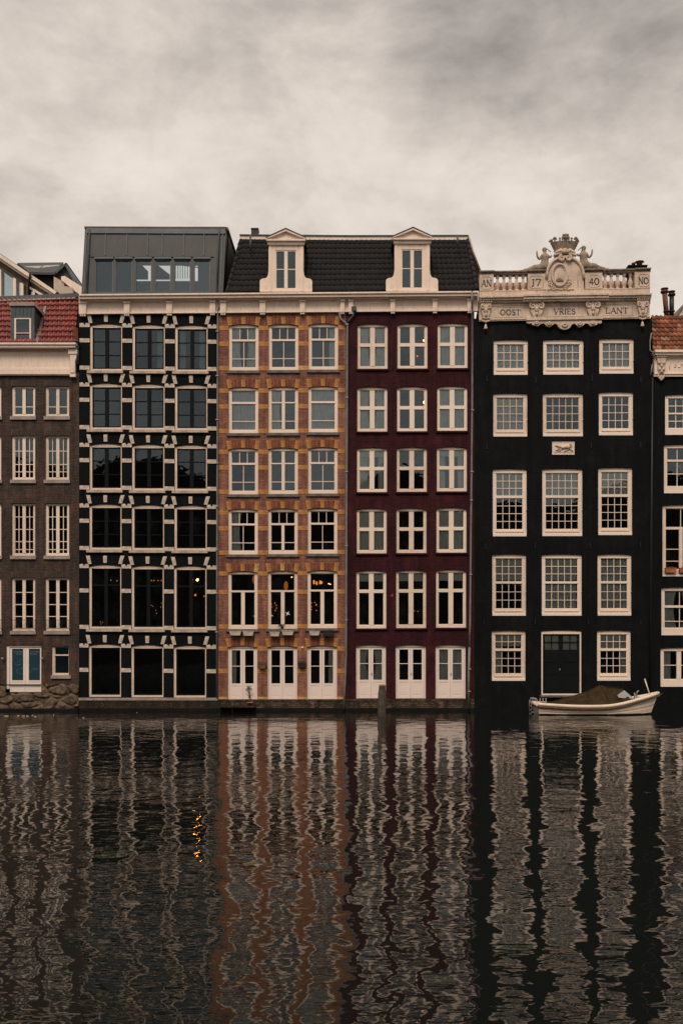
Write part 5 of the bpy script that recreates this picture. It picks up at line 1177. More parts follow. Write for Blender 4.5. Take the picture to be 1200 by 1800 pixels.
for pts in ([(24, 1165), (28, 1166), (33, 1162), (37, 1159)], [(26, 1168), (31, 1170), (34, 1168), (37, 1165), (39, 1163)], [(27, 1176), (28, 1171), (32, 1168.5), (37, 1168)], [(27, 1176), (31, 1178), (36, 1175), (40, 1174)], [(28, 1179), (28, 1182), (33, 1184), (40, 1184.5)], [(51, 1168), (51.5, 1171)], [(53, 1177), (57, 1175), (62, 1175.5), (66.5, 1174.5), (66.5, 1176.5), (61, 1177.5), (56, 1178)], [(50.3, 1184), (53, 1182), (53.5, 1179)]):
    mb.tube([(X(a), 0.137, Z(b_)) for a, b_ in pts], 0.007, 4)
obj('poster_drawing', mb, M['line_white'], dr)
# small blue window
win_cream(HL, 91, 1135, 125, 1187, arch=0, side=4.0, top=1.5, bot=2.5, transom=1151.5, tt=2.4, sill=(0.5, 6.0), sm='sill_grey', fm='paint_old')
mb = MB(); mb.pb(95, 1137, 121, 1186, 0.182, 0.187); obj('window_film', mb, M['poster_blue'], HL)
for px, py in ((6.5, 1158), (75.8, 1158)):
    mb = MB(); mb.tube([(X(px), -0.02, Z(py+2)), (X(px), -0.12, Z(py+2)), (X(px), -0.14, Z(py-1))], 0.03, 6); mb.tube([(X(px), -0.14, Z(py-2)), (X(px), -0.14, Z(py+1.5))], [0.07, 0.045], 8); obj('wall_lamp', mb, M['metal'], HL)
# rubble base: uneven blocks
mb = MB(); rnd = random.Random(11)
def rough_sheet(x0, x1, y0, y1):
    nx, ny = int((x1-x0)/1.5), int((y1-y0)/1.5); rows = []
    for j in range(ny+1):
        row = []
        for i in range(nx+1):
            xx, zz = X(x0+(x1-x0)*i/nx), Z(y0+(y1-y0)*j/ny)
            q = Vector((xx*1.35+0.25*mnoise.noise(Vector((xx*2, zz*2, 1))), zz*2.3+0.25*mnoise.noise(Vector((xx*2, zz*2, 5))), 3.3))
            dd, pp = mnoise.voronoi(q)
            h = min(0.10, (dd[1]-dd[0])*0.6) + 0.10*(0.5+0.5*mnoise.noise(pp[0]*3.7)) + 0.05*mnoise.noise(Vector((xx*6, zz*6, 2)))
            row.append((xx, 0.06-h, zz))
        rows.append(mb.add(row))
    for j in range(ny):
        for i in range(nx): mb.face((rows[j]+i, rows[j+1]+i, rows[j+1]+i+1, rows[j]+i+1), True)
rough_sheet(-70, 139.3, 1217.5, 1252); rough_sheet(73.5, 139.3, 1202, 1217.5); rough_sheet(-70, 11.2, 1203, 1217.5)
rb = obj('rubble_base', mb, M['rubble'], HL)
mb = MB(); mb.pb(-70, 1245, 139.3, 1262, -0.22, 0.0); obj('wet_band', mb, M['wet'], HL, bevel=0.03)
mb = MB(); mb.pb(-70, 1217.5, 139.3, 1262, 0.06, 0.5); mb.pb(-70, 1203.2, 11.5, 1217.5, 0.06, 0.5); mb.pb(73, 1203.2, 139.3, 1217.5, 0.06, 0.5); obj('footing', mb, M['plinth_dark'], HL)
# cornice
mb = MB(); mb.pb(-70, 602.5, 134, 606, -0.55, 0.6, -0.5); mb.pb(-70, 606, 133, 611.5, -0.48, 0.6, -0.4); mb.pb(-70, 611.5, 130, 614, -0.22, 0.4, -0.1)
mb.pb(-70, 614, 125, 652, -0.10, 0.1, -0.1); mb.pb(-70, 648, 124, 658.5, -0.17, 0.1, -0.1); mb.pb(-70, 658.5, 124, 660, -0.13, 0.1, -0.1)
cl = obj('cornice', mb, M['cornice'], HL, bevel=0.01)
mb = MB()
for k in range(75): mb.pb(-68+k*2.6, 616, -66.8+k*2.6, 618.4, -0.16, -0.09, -0.1)
obj('dentil_moulding', mb, M['cornice'], cl)
mb = MB(); mb.pb(120.5, 614, 136, 622.5, -0.34, 0.1, -0.3); mb.pprism([(124, 622.5), (135.5, 622.5), (135, 630), (133, 636), (133, 650), (132.5, 656), (124.5, 656)], -0.30, -0.05, -0.2); mb.pb(123.5, 656, 133.5, 663, -0.26, -0.05, -0.2); obj('bracket', mb, M['cornice'], cl, bevel=0.01)
mb = MB(); mb.ball(P(134.5, 600, -0.2), (0.16, 0.14, 0.07)); mb.tube([P(136, 602, -0.2), P(137, 625, -0.12), P(137.5, 640, -0.1)], 0.05, 8); obj('rain_hopper', mb, M['zinc_blue'], HL)
# roof
mb = MB(); tile_patch(mb, P(-70, 604, -0.35), P(133, 604, -0.35), P(-70, 523, 2.4), P(139, 521, 2.4), 25, 9, 0.07, 0.05)
rL = obj('roof', mb, M['tile_red'], HL)
mb = MB(); mb.quad(P(-70, 604, -0.25), P(134, 604, -0.25), P(139, 522, 2.5), P(-70, 524, 2.5)); mb.quad(P(-70, 524, 2.5), P(139, 522, 2.5), Vector((X(139), 9, 18.3)), Vector((X(-70), 9, 18.3))); mb.quad(P(134, 604, -0.25), Vector((X(139), 9, Z(604))), Vector((X(139), 9, 18.3)), P(139, 522, 2.5)); obj('roof_deck', mb, M['black_paint'], rL)
mb = MB(); mb.sl(-70, 138, 524.5, 515.5, 529.5, 522.5, 2.15, 2.9, 2.2); obj('ridge_flashing', mb, M['zinc_blue'], rL)
mb = MB()
for k in range(24): xx = -68+k*8.6; mb.ball(P(xx, 531.5-(xx+70)*0.033, 2.0), (0.13, 0.10, 0.055), 8, 5)
obj('ridge_mortar', mb, M['render_grey'], rL)
mb = MB(); mb.pb(131, 578, 138.5, 602, -0.1, 1.0, 0); obj('party_wall', mb, M['brick_chimney'], rL)
# lead dormer
Yd = -0.28; k_ = MB()
def db(x0, y0, x1, y1, Y0, Y1): k_.pb(x0, y0, x1, y1, Y0, Y1, Yd)
db(19, 555, 25, 602, Yd, Yd+0.15); db(55, 555, 61, 602, Yd, Yd+0.15); db(19, 538, 61, 555, Yd+0.02, Yd+0.15); db(25, 600.5, 55, 602, Yd+0.01, Yd+0.15); db(25, 555, 55, 557.5, Yd, Yd+0.15)
for xx in (27, 34, 40, 47, 54): db(xx, 539, xx+0.9, 554.5, Yd-0.015, Yd+0.03)
k_.hexa([P(60.8, 602, Yd+0.15), P(60.8, 602, Yd+0.15)+Vector((0.0, 0.3, 0)), P(60.8, 538, Yd+0.15)+Vector((0, 2.2, 0)), P(60.8, 538, Yd+0.15), P(58, 602, Yd+0.15), P(58, 602, Yd+0.15)+Vector((0, 0.3, 0)), P(58, 538, Yd+0.15)+Vector((0, 2.2, 0)), P(58, 538, Yd+0.15)])
k_.hexa([P(19.2, 602, Yd+0.15), P(22, 602, Yd+0.15), P(22, 538, Yd+0.15), P(19.2, 538, Yd+0.15)] + [P(19.2, 602, Yd+0.15)+Vector((0, .3, 0)), P(22, 602, Yd+0.15)+Vector((0, .3, 0)), P(22, 538, Yd+0.15)+Vector((0, 2.2, 0)), P(19.2, 538, Yd+0.15)+Vector((0, 2.2, 0))])
dm = obj('dormer', k_, M['zinc_blue'], HL)
k_ = MB(); k_.pb(17.5, 531.5, 62, 538, Yd-0.06, Yd+2.2, Yd); k_.pb(19.5, 530.5, 60, 531.6, Yd, Yd+2.2, Yd); obj('dormer_roof', k_, M['sill_grey'], dm)
k_ = MB(); k_.hexa([P(62.4, 538.5, Yd), P(66, 541, Yd)+Vector((0, .6, 0)), P(66, 535, Yd)+Vector((0, .6, 0)), P(62.4, 532, Yd), P(62.0, 538.5, Yd), P(61.8, 541, Yd)+Vector((0, 2.0, 0)), P(61.8, 534, Yd)+Vector((0, 2.0, 0)), P(62.0, 532, Yd)]); obj('dormer_verge', k_, M['render_grey'], dm)
k_ = MB(); k_.hexa([P(62, 602, -0.42), P(68, 602, -0.42), P(82, 538, 1.55), P(78, 538, 1.55)] + [p+Vector((0, .1, 0)) for p in (P(62, 602, -0.42), P(68, 602, -0.42), P(82, 538, 1.55), P(78, 538, 1.55))]); obj('lead_flashing', k_, M['pipe'], dm)
k_ = MB()
for a in ((25, 557.5, 28.3, 600.5), (51.8, 557.5, 55, 600.5), (28.3, 557.5, 51.8, 560.5), (28.3, 597, 51.8, 600.5)): k_.pb(*a, Yd+0.03, Yd+0.13, Yd)
k_.pb(28.3, 584.8, 51.8, 586, Yd-0.01, Yd+0.05, Yd)
wn = obj('dormer_window', k_, M['paint'], dm)
k_ = MB(); k_.quad(P(28, 598, Yd+0.1), P(52, 598, Yd+0.1), P(52, 560, Yd+0.1), P(28, 560, Yd+0.1)); obj('dormer_glass', k_, M['glass'], dm)
k_ = MB(); k_.pb(25, 555, 55, 602, 0.9, 0.95, Yd); obj('dormer_room', k_, M['room'], dm)

# ================================================================== roofs behind, left
GA = thing('gabled_building', 'cream gabled building with slanting attic windows rising behind the red tiled roof', 'building', (X(20, 9), 9, 0))
Yg = 9.5
mb = MB(); mb.pprism([(-140, 560), (-140, 402), (-60, 402), (107, 517), (107, 560)], Yg+0.3, Yg+5, Yg); obj('wall', mb, M['render_grey'], GA)
mb = MB(); sl_ = (517-447)/105.0
def gl(x): return 447+sl_*x
mb.pprism([(-62, gl(-62)), (107, gl(107)), (107, gl(107)+4), (-62, gl(-62)+4)], Yg-0.35, Yg+5, Yg); obj('bargeboard', mb, M['black_paint'], GA)
mb = MB(); mb.pprism([(-62, gl(-62)+1.2), (104, gl(104)+1.2), (100, gl(100)+8), (-62, gl(-62)+8)], Yg-0.45, Yg+0.2, Yg); mb.pprism([(-62, gl(-62)+8.2), (96, gl(96)+8.2), (92, gl(92)+12), (-62, gl(-62)+12)], Yg-0.30, Yg+0.2, Yg); obj('bargeboard', mb, M['cornice'], GA)
mb = MB(); mb.pprism([(-62, gl(-62)+12.2), (52, gl(52)+12.2), (52, 560), (48, 560), (48, gl(48)+18), (-62, gl(-62)+18)], Yg-0.1, Yg+0.25, Yg); obj('shingle_panel', mb, M['zinc_brown'], GA)
mb = MB(); mb.pprism([(0, 473.5), (4, 476), (4, 560), (0, 560)], Yg-0.15, Yg+0.2, Yg); mb.pprism([(25, 489), (30, 492), (30, 560), (25, 560)], Yg-0.15, Yg+0.2, Yg); mb.pprism([(38, 498), (43, 500.5), (43, 560), (38, 560)], Yg-0.15, Yg+0.2, Yg); mb.pprism([(52, 504), (78, 519), (78, 524), (52, 508)], Yg-0.15, Yg+0.2, Yg); mb.pprism([(59, 512), (63, 514), (63, 560), (59, 560)], Yg-0.15, Yg+0.2, Yg)
wn = obj('window', mb, M['paint'], GA)
mb = MB(); mb.pprism([(-30, 460), (4, 476), (25, 490), (38, 498), (38, 560), (-30, 560)], Yg+0.15, Yg+0.28, Yg); obj('window_glass', mb, M['glass_sky'] if 'glass_sky' in M else glassmat('sky_glass', 0.5, body=(0.05, 0.06, 0.065)), GA)
mb = MB(); mb.pprism([(52, 508), (74, 521), (74, 560), (52, 560)], Yg+0.15, Yg+0.28, Yg); obj('window_glass', mb, bpy.data.materials['sky_glass'], GA)
mb = MB(); mb.tube([P(53.5, 480, Yg-0.6), P(53, 488, Yg-0.5), P(51, 495, Yg-0.4), P(50.5, 540, Yg-0.4)], 0.07, 8); obj('drainpipe', mb, M['iron'], GA)
RL = thing('attic_building', 'dark roof with skylights and gable standing between the gabled building and the zinc attic', 'building', (X(95, 13), 13, 0))
Yr = 13.0
mb = MB(); mb.pprism([(50, 480), (95, 480), (95, 486), (95, 560), (50, 560)], Yr, Yr+5, Yr); obj('wall', mb, M['black_paint'], RL)
mb = MB(); mb.quad(P(32, 462, Yr+3.0), P(112, 461, Yr+3.0), P(97, 479, Yr-0.3), P(52, 478, Yr-0.3)); mb.quad(P(112, 461, Yr+3.0), P(32, 462, Yr+3.0), P(20, 480, Yr+6), P(112, 480, Yr+6)); mb.hexa([P(50, 482, Yr-0.3), P(97, 483, Yr-0.3), P(97, 479, Yr-0.3), P(50, 478, Yr-0.3)]+[P(50, 482, Yr+0.1), P(97, 483, Yr+0.1), P(97, 479, Yr+0.1), P(50, 478, Yr+0.1)]); obj('roof', mb, M['zinc'], RL)
for a in (((44, 468), (75, 467), (62, 476.5), (50, 476.5)), ((78, 466.5), (105, 465.5), (94, 476.5), (65, 476.5))):
    g = MB(); pts = [P(u, v_, Yr+3.0*((479-v_)/18.0)-0.12) for u, v_ in a]; g.hexa([pts[3], pts[2], pts[1], pts[0]]+[p+Vector((0, .06, -0.05)) for p in (pts[3], pts[2], pts[1], pts[0])]); obj('skylight', g, M['vinyl'], RL)
mb = MB(); mb.pprism([(95, 482), (117, 465), (138, 500), (138, 560), (95, 560)], Yr+0.2, Yr+4, Yr); gbl = obj('gable', mb, M['zinc'], RL)
mb = MB(); mb.pprism([(93, 482), (117, 462.5), (119.5, 464), (97, 484)], Yr-0.1, Yr+4, Yr); mb.pprism([(117, 462.5), (136, 499), (132, 499), (115, 467)], Yr-0.1, Yr+4, Yr); obj('gable_trim', mb, M['zinc_blue'], gbl)
mb = MB(); mb.pprism([(108, 486), (114, 485), (146, 505), (146, 520), (140, 518), (108, 492)], Yr-1.0, Yr-0.4, Yr-1); obj('parapet', mb, M['cornice'], RL)
mb = MB(); mb.pprism([(95, 486), (113, 496), (113, 560), (95, 560)], Yr-0.9, Yr-0.3, Yr-0.9); mb.pprism([(103, 500), (128, 506), (128, 560), (103, 560)], Yr-1.4, Yr-1.1, Yr-1.4); obj('render_wall', mb, M['render_grey'], RL)

# ================================================================== far bank, mirrored in the panes
rnd = random.Random(21)
x = -75.0; lab = 0
adj = ['broad low', 'tall narrow', 'broad tall', 'low narrow', 'tallest', 'mid height', 'broad flat', 'narrow gabled', 'wide gabled', 'last narrow']
while x < 75:
    ww = rnd.uniform(11, 20); h = rnd.uniform(19, 26)
    T_ = thing('bank_building', f'{adj[lab % 10]} building across the canal, mirrored dimly in the panes', 'building', (x+ww/2, -72, 1.2), 'buildings mirrored in the window panes')
    mb = MB(); mb.prism([(x, 1.2), (x+ww-0.1, 1.2), (x+ww-0.1, h), (x+ww*0.62, h+(3.0 if lab % 2 else 0.8)), (x+ww*0.38, h+(3.0 if lab % 2 else 0.8)), (x, h)], -80, -70); obj('wall', mb, M['far_wall'], T_)
    mb = MB()
    nx = int(ww/2.6)
    for i in range(nx):
        for j in range(int((h-4)/3.4)):
            xx = x+1.2+i*(ww-2.0)/nx; mb.box(xx, xx+1.1, -70.02, -69.92, 3+j*3.4, 5.0+j*3.4)
    o = obj('window', mb, M['sill_dark'], T_)
    x += ww; lab += 1

# ================================================================== boat
BOT = thing('boat', 'white clinker boat under a brown canvas cover moored before the black house', 'boat', (X(1043, -2.3), -2.3, 0))
Yc = -2.3
xl, xr = X(938, Yc), X(1156, Yc); LB = xr-xl
def hull_sec(t):        # t 0 stern .. 1 bow ; half beam at sheer, sheer height, bottom half beam
    beam = 0.98*(1-max(0, (t-0.45)/0.55)**2.3)*(0.80+0.20*min(1, t/0.3)); sheer = 0.50-0.10*math.sin(math.pi*min(t/0.8, 1)) + 0.48*max(0, (t-0.52)/0.48)**1.7
    return beam, sheer
nT, nV = 40, 8; mb = MB(); rings = []
zkeel = -0.25
for i in range(nT+1):
    t = i/nT; bm, sh = hull_sec(t); row = []
    for side in (-1, 1):
        seg = []
        for j in range(nV+1):
            v_ = j/nV; xx = xl+0.18*(1-v_)*(1-t)**3 + LB*t - 0.46*(1-v_)*t**6
            wv = max(bm, 0.02)*(0.74+0.26*v_**0.6) + (0.012*(j % 2))
            seg.append((xx + (LB*0.0), Yc+side*wv, zkeel+(sh-zkeel)*v_))
        row.append(seg)
    rings.append(row)
for side in (0, 1):
    base = []
    for i in range(nT+1): base.append(mb.add(rings[i][side]))
    for i in range(nT):
        for j in range(nV):
            q = (base[i]+j, base[i+1]+j, base[i+1]+j+1, base[i]+j+1)
            mb.face(q if side == 0 else q[::-1], False)
    if side == 0: bL = base
    else: bR = base
for j in range(nV): mb.face((bL[0]+j, bL[0]+j+1, bR[0]+j+1, bR[0]+j)); mb.face((bL[nT]+j, bR[nT]+j, bR[nT]+j+1, bL[nT]+j+1))
for i in range(nT): mb.face((bL[i]+nV, bL[i+1]+nV, bR[i+1]+nV, bR[i]+nV))
hull = obj('hull', mb, M['boat_white'], BOT)
for nm, dz, rr, mt, out_ in (('gunwale', 0.00, 0.085, 'boat_white', 0.02), ('shadow_strake', -0.115, 0.04, 'stake_shadow_brown', 0.04)):  # second tube is a dark strip painting the shadow line under the gunwale
    mb = MB()
    for s_ in (-1, 1):
        pth = []
        for i in range(nT+1):
            t = i/nT; bm, sh = hull_sec(t); pth.append((xl+LB*t + (0.03 if nm == 'shadow_strake' and i == nT else 0), Yc+s_*(max(bm, 0.02)+out_), sh+dz))
        mb.tube(pth, rr, 8)
    bm, sh = hull_sec(0); mb.tube([(xl, Yc-bm, sh+dz), (xl, Yc+bm, sh+dz)], rr, 8)
    obj(nm, mb, M[mt], BOT)
mb = MB()          # clinker laps
for s_ in (-1, 1):
    for v_ in (0.3, 0.45, 0.6, 0.75):
        pth = []
        for i in range(2, nT+1):
            t = i/nT; bm, sh = hull_sec(t); pth.append((xl+0.18*(1-v_)*(1-t)**3+LB*t-0.46*(1-v_)*t**6, Yc+s_*(max(bm, 0.02)*(0.74+0.26*v_**0.6)+0.012), zkeel+(sh-zkeel)*v_))
        mb.tube(pth, 0.010, 4)
obj('plank_lap', mb, M['boat_white'], hull)
mb = MB(); mb.box(xl+LB*0.03, xl+LB*0.93, Yc-0.5, Yc+0.5, 0.0, 0.05)
# canvas cover
def cov(u):              # ridge height over the boat, u 0..1 from px 956 to 1108
    key = [(0, 0.53), (0.10, 0.60), (0.30, 0.80), (0.48, 1.03), (0.635, 1.335), (0.78, 1.22), (0.895, 1.17), (0.96, 0.86), (1.0, 0.58)]
    for (a, ha), (b_, hb) in zip(key, key[1:]):
        if a <= u <= b_: return ha+(hb-ha)*(u-a)/(b_-a)
    return 0.5
xa, xb = X(956, Yc), X(1110, Yc); mb = MB(); nU, nW = 44, 14; base = []
for i in range(nU+1):
    u = i/nU; xx = xa+(xb-xa)*u; t = (xx-xl)/LB; bm, sh = hull_sec(t); rh = cov(u); row = []
    for j in range(nW+1):
        s_ = j/nW*2-1; a_ = abs(s_)
        zz = sh+0.07 + (rh-sh-0.07)*(1-a_)**0.85
        fold = 0.05*math.sin(9*u*3+5*a_+2*math.sin(6*u))*math.sin(math.pi*a_) + 0.07*mnoise.noise(Vector((u*9, s_*3, 2)))
        row.append((xx+0.02*mnoise.noise(Vector((u*5, s_*4, 9))), Yc+s_*(bm*0.99), zz-0.05*math.sin(math.pi*a_)+fold))
    base.append(mb.add(row))
for i in range(nU):
    for j in range(nW): mb.face((base[i]+j, base[i+1]+j, base[i+1]+j+1, base[i]+j+1), True)
mb.face([base[0]+j for j in range(nW+1)]); mb.face([base[nU]+j for j in reversed(range(nW+1))])
cvr = obj('canvas_cover', mb, M['canvas'], BOT)
mb = MB(); mb.tube([(xa+(xb-xa)*u, Yc, cov(u)+0.015) for u in (0.1, 0.3, 0.48, 0.6, 0.635, 0.68, 0.78, 0.895)], 0.014, 5); mb.tube([(xa+(xb-xa)*0.635, Yc, 1.34), (xa+(xb-xa)*0.66, Yc-0.45, 1.0), (xa+(xb-xa)*0.69, Yc-0.93, 0.6)], 0.012, 5); obj('cover_seam', mb, M['canvas'], cvr)
def cpt(u, a_):
    xx = xa+(xb-xa)*u; t = (xx-xl)/LB; bm, sh = hull_sec(t); zz = sh+0.07+(cov(u)-sh-0.07)*(1-a_)**0.85
    return Vector((xx, Yc-a_*bm*0.99, zz-0.05*math.sin(math.pi*a_)+0.03))
mb = MB(); q = [cpt(0.80, 0.52), cpt(0.90, 0.13), cpt(0.995, 0.68), cpt(0.985, 0.80), cpt(0.80, 0.72)]
q = [p+Vector((0, -0.05, 0.02)) for p in q]; b0 = mb.add(q); mb.face(range(b0, b0+5)[::1]); obj('cover_window', mb, M['vinyl'], cvr)
# fittings
mb = MB(); zt = hull_sec(0)[1]
for yy in (-0.25, 0.25):
    mb.tube([(xl+0.15, Yc+yy, zt+0.05), (xl+0.05, Yc+yy, zt+0.24), (xl-0.10, Yc+yy, zt+0.24), (xl-0.17, Yc+yy, zt+0.10), (xl-0.17, Yc+yy, 0.0)], 0.022, 6)
for zz in (0.02, 0.2, 0.38): mb.tube([(xl-0.17, Yc-0.25, zz), (xl-0.17, Yc+0.25, zz)], 0.018, 6)
mb.tube([(xl-0.17, Yc-0.25, 0.1), (xl+0.2, Yc-0.3, 0.1)], 0.02, 6); obj('boarding_ladder', mb, M['metal'], BOT)
mb = MB(); a = P(1142, 1224, Yc); b_ = P(1132.5, 1194.5, Yc); mb.tube([a, b_], 0.028, 8); mb.ball(b_, 0.04); obj('bow_staff', mb, M['paint'], BOT)
mb = MB(); a = P(1118, 1224, Yc); mb.box(a.x-0.12, a.x+0.12, Yc-0.1, Yc+0.1, a.z-0.15, a.z-0.02); mb.tube([a-Vector((0, 0, .05)), a+Vector((0.02, 0, .22)), a+Vector((0.1, 0, 0.26))], 0.03, 6); mb.tube([a+Vector((-0.08, 0, -.05)), a+Vector((-0.10, 0, .16))], 0.03, 6); obj('mooring_cleat', mb, M['metal'], BOT)
for px in (948, 953, 958):
    mb = MB(); a = P(px, 1236, Yc-0.6); mb.tube([Vector((a.x, Yc-0.6, 0.48)), Vector((a.x+0.02, Yc-0.6, 0.72))], 0.02, 6); mb.ball((a.x+0.02, Yc-0.6, 0.73), 0.035); obj('cleat', mb, M['metal'], BOT)

mb = MB()
def rope(a, b_, sag): mb.tube([a.lerp(b_, i/10)-Vector((0, 0, sag*math.sin(math.pi*i/10))) for i in range(11)], 0.014, 5)
rope(Vector((xr-0.3, Yc, 0.95)), Vector((xr+0.9, -0.05, 0.9)), 0.18)
obj('mooring_rope', mb, M['wood_grey'], BOT)
mb = MB()
for s_ in (-1, 1):
    pth = []
    for i in range(nT+1):
        t = i/nT; bm, sh = hull_sec(t); v_ = (0.03-zkeel)/(sh-zkeel); pth.append((xl+0.18*(1-v_)*(1-t)**3+LB*t-0.46*(1-v_)*t**6, Yc+s_*(max(bm, 0.02)*(0.74+0.26*v_**0.6)+0.01), 0.03))
    mb.tube(pth, 0.035, 6)
obj('waterline_stripe', mb, M['wet'], BOT)
# ================================================================== mooring post
Yp = -4.0
PO = thing('mooring_post', 'weathered timber mooring post standing in the water before the wine red house', 'mooring post', (X(671, Yp), Yp, 0))
mb = MB(); prof = []
c0, c1 = P(670.5, 1262, Yp), P(671.5, 1206, Yp); n = 22; levels = 12; rr0 = 0.185; bs = []
for l in range(levels+1):
    t = l/levels; zz = -0.6+(c1.z+0.6)*t; cxx = c0.x+(c1.x-c0.x)*t; ring = []
    for k in range(n):
        a_ = 2*math.pi*k/n; r_ = (rr0-0.01*t - (0.025 if t > 0.9 else 0))*(1+0.06*math.sin(k*2.9)+0.05*mnoise.noise(Vector((math.cos(a_)*2, math.sin(a_)*2, zz*0.6))))
        ring.append((cxx+r_*math.cos(a_), Yp+r_*math.sin(a_), zz))
    bs.append(mb.add(ring))
for l in range(levels):
    for k in range(n): mb.face((bs[l]+k, bs[l]+(k+1)%n, bs[l+1]+(k+1)%n, bs[l+1]+k))
mb.face([bs[-1]+k for k in range(n)]); obj('post', mb, M['wood_grey'], PO)
mb = MB(); mb.lathe(c1.x, Yp, [(0.15, c1.z-0.02), (0.155, c1.z+0.03), (0.13, c1.z+0.06), (0.05, c1.z+0.075)], 14); obj('post_top', mb, M['wood_end'], PO)

# ================================================================== planters, pots, lamps, stars
def foliage(mb, x0, x1, y0, y1, z0, z1, n, s=0.05, rnd=random):
    for _ in range(n):
        c = Vector((rnd.uniform(x0, x1), rnd.uniform(y0, y1), z0+(z1-z0)*rnd.random()**1.5)); a = Vector((rnd.gauss(0,1), rnd.gauss(0,1), rnd.gauss(0,1))).normalized()*s; b_ = Vector((rnd.gauss(0,1), rnd.gauss(0,1), rnd.gauss(0,1))).normalized()*s*0.5
        mb.quad(c-a, c+b_, c+a, c-b_)
def planter(px0, px1, py0, py1, label, mat, leaf, Yf=-0.30, group=None, taper=2.0, n=26):
    t_ = thing('window_box', label, 'planter', (X((px0+px1)/2, Yf), Yf, Z(py1, Yf)), group)
    mb = MB(); a = [P(px0+taper, py1, Yf), P(px1-taper, py1, Yf), P(px1, py0, Yf), P(px0, py0, Yf)]; D = Vector((0, 0.17, 0)); mb.hexa(a+[p+D for p in a]); mb.pb(px0-0.4, py0-0.6, px1+0.4, py0+0.8, Yf-0.012, Yf+0.18, Yf)
    obj('box', mb, M[mat], t_, bevel=0.008)
    mb = MB(); foliage(mb, X(px0, Yf), X(px1, Yf), Yf, Yf+0.16, Z(py0, Yf)-0.02, Z(py0, Yf)+0.09, n, 0.045); obj('plants', mb, M[leaf], t_)
    return t_
gp = 'window boxes hanging below the russet house sills'
planter(403, 424, 1109.5, 1117, 'off white box, left of the pair under the leftmost lit russet house window', 'planter_white', 'leaf_dry', group=gp)
planter(426.5, 446, 1109.5, 1117.5, 'off white box with green tops, right of the pair under the leftmost lit window', 'planter_white', 'leaf', group=gp)
planter(473.5, 491.5, 1111, 1118.5, 'dirty window box with withered plants, left of the pair under the star window', 'planter_white', 'leaf_dry', group=gp, n=40)
planter(495, 516, 1109, 1116.5, 'dirty window box with withered plants, right of the pair under the star window', 'planter_white', 'leaf_dry', group=gp, n=40)
planter(543, 562, 1109.5, 1117, 'off white window box beside the black one, under the chandelier window', 'planter_white', 'leaf_dry', group=gp)
planter(567, 585.5, 1109, 1118, 'black window box full of green plants under the chandelier window', 'iron', 'leaf', group=gp, n=60)
planter(1169, 1188, 998.5, 1006.5, 'terracotta window box on the sill of the right edge house', 'terracotta', 'leaf', Yf=-0.16, taper=0.3)
planter(1194, 1213, 998.5, 1006.5, 'terracotta window box cut by the photo edge beside another one', 'terracotta', 'leaf', Yf=-0.16, taper=0.3)
planter(453.5, 467.5, 1167, 1175.5, 'brown wall basket between the first and second doors of the russet house', 'planter_brown', 'leaf_dry', Yf=-0.22, n=50)
planter(523.5, 537, 1165.5, 1173.5, 'dark wall basket of green plants between the second and third russet house doors', 'iron', 'leaf', Yf=-0.22, n=70)
def pot(px, py0, py1, wpx, label, mat, Y, kind='bush', top=10, taper=0.75, cat='flowerpot'):
    t_ = thing('flowerpot', label, cat, (X(px, Y), Y, Z(py1, Y))); c = P(px, py1, Y); h = Z(py0, Y)-c.z; r_ = wpx/72.0
    mb = MB(); mb.lathe(c.x, Y, [(r_*taper, c.z), (r_*0.97, c.z+h*0.78), (r_*1.1, c.z+h*0.8), (r_*1.1, c.z+h), (r_*0.9, c.z+h), (r_*0.85, c.z+h*0.9)], 14); obj('pot', mb, M[mat], t_)
    if top:
        mb = MB(); zt = c.z+h
        if kind == 'bush':
            for k in range(9):
                a_ = random.uniform(0, 6.28); e_ = Vector((c.x+0.13*math.cos(a_), Y+0.1*math.sin(a_), zt+top/36*random.uniform(.6, 1))); mb.tube([(c.x, Y, zt-0.02), e_], [0.008, 0.004], 4)
                foliage(mb, e_.x-0.06, e_.x+0.06, e_.y-0.05, e_.y+0.05, e_.z-0.06, e_.z+0.05, 14, 0.032)
        obj('plants', mb, M['leaf'], t_)
# a small quay ledge by the first russet door
mb = MB(); mb.pb(386, 1240, 449, 1243.5, -0.55, -0.03, -0.3); tag(obj('landing_ledge', mb, M['plinth_dark']), 'low dark landing ledge at the waterline below the first russet house door', 'ledge')
pot(438.5, 1221.5, 1227, 4, 'small pot with an olive sapling on the first russet house doorstep', 'sill_grey', -0.01, top=15)
pot(439.5, 1234.5, 1240, 11.5, 'wide terracotta bowl on the landing ledge below the sapling', 'terracotta', -0.3, top=0)
mb = MB(); mb.tube([P(408.5, 1251, -0.4), P(408.5, 1231, -0.4)], 0.025, 6); mb.tube([P(404, 1231.5, -0.4), P(415, 1230.5, -0.4)], 0.05, 6); tag(obj('mooring_stake', mb, M['stake_shadow_brown']), 'thin brown stake with a crossbar at the waterline before the russet house', 'stake')
pot(496, 1101, 1107, 4.5, 'tiny black flowerpot on the sill of the star window', 'iron', -0.04, top=3)
mb = MB(); mb.ball(P(531.2, 1138.5, -0.06), 0.06); mb.tube([P(531.2, 1138.5, -0.04), P(531.2, 1138.5, 0.0)], 0.03, 6); obj('wall_light', mb, M['door_white'], HO)
for px, hs in ((470, HO), (555, HO), (690, HW), (760, HW), (180, HB), (300, HB)):
    mb = MB(); mb.tube([Vector((X(px)+0.07*math.cos(k*0.5236), -0.075, Z(1239)+0.07*math.sin(k*0.5236))) for k in range(13)], 0.014, 5, caps=False); mb.tube([P(px, 1236.5, -0.08), P(px, 1236.5, -0.02)], 0.02, 5); obj('mooring_ring', mb, M['rust'], hs)
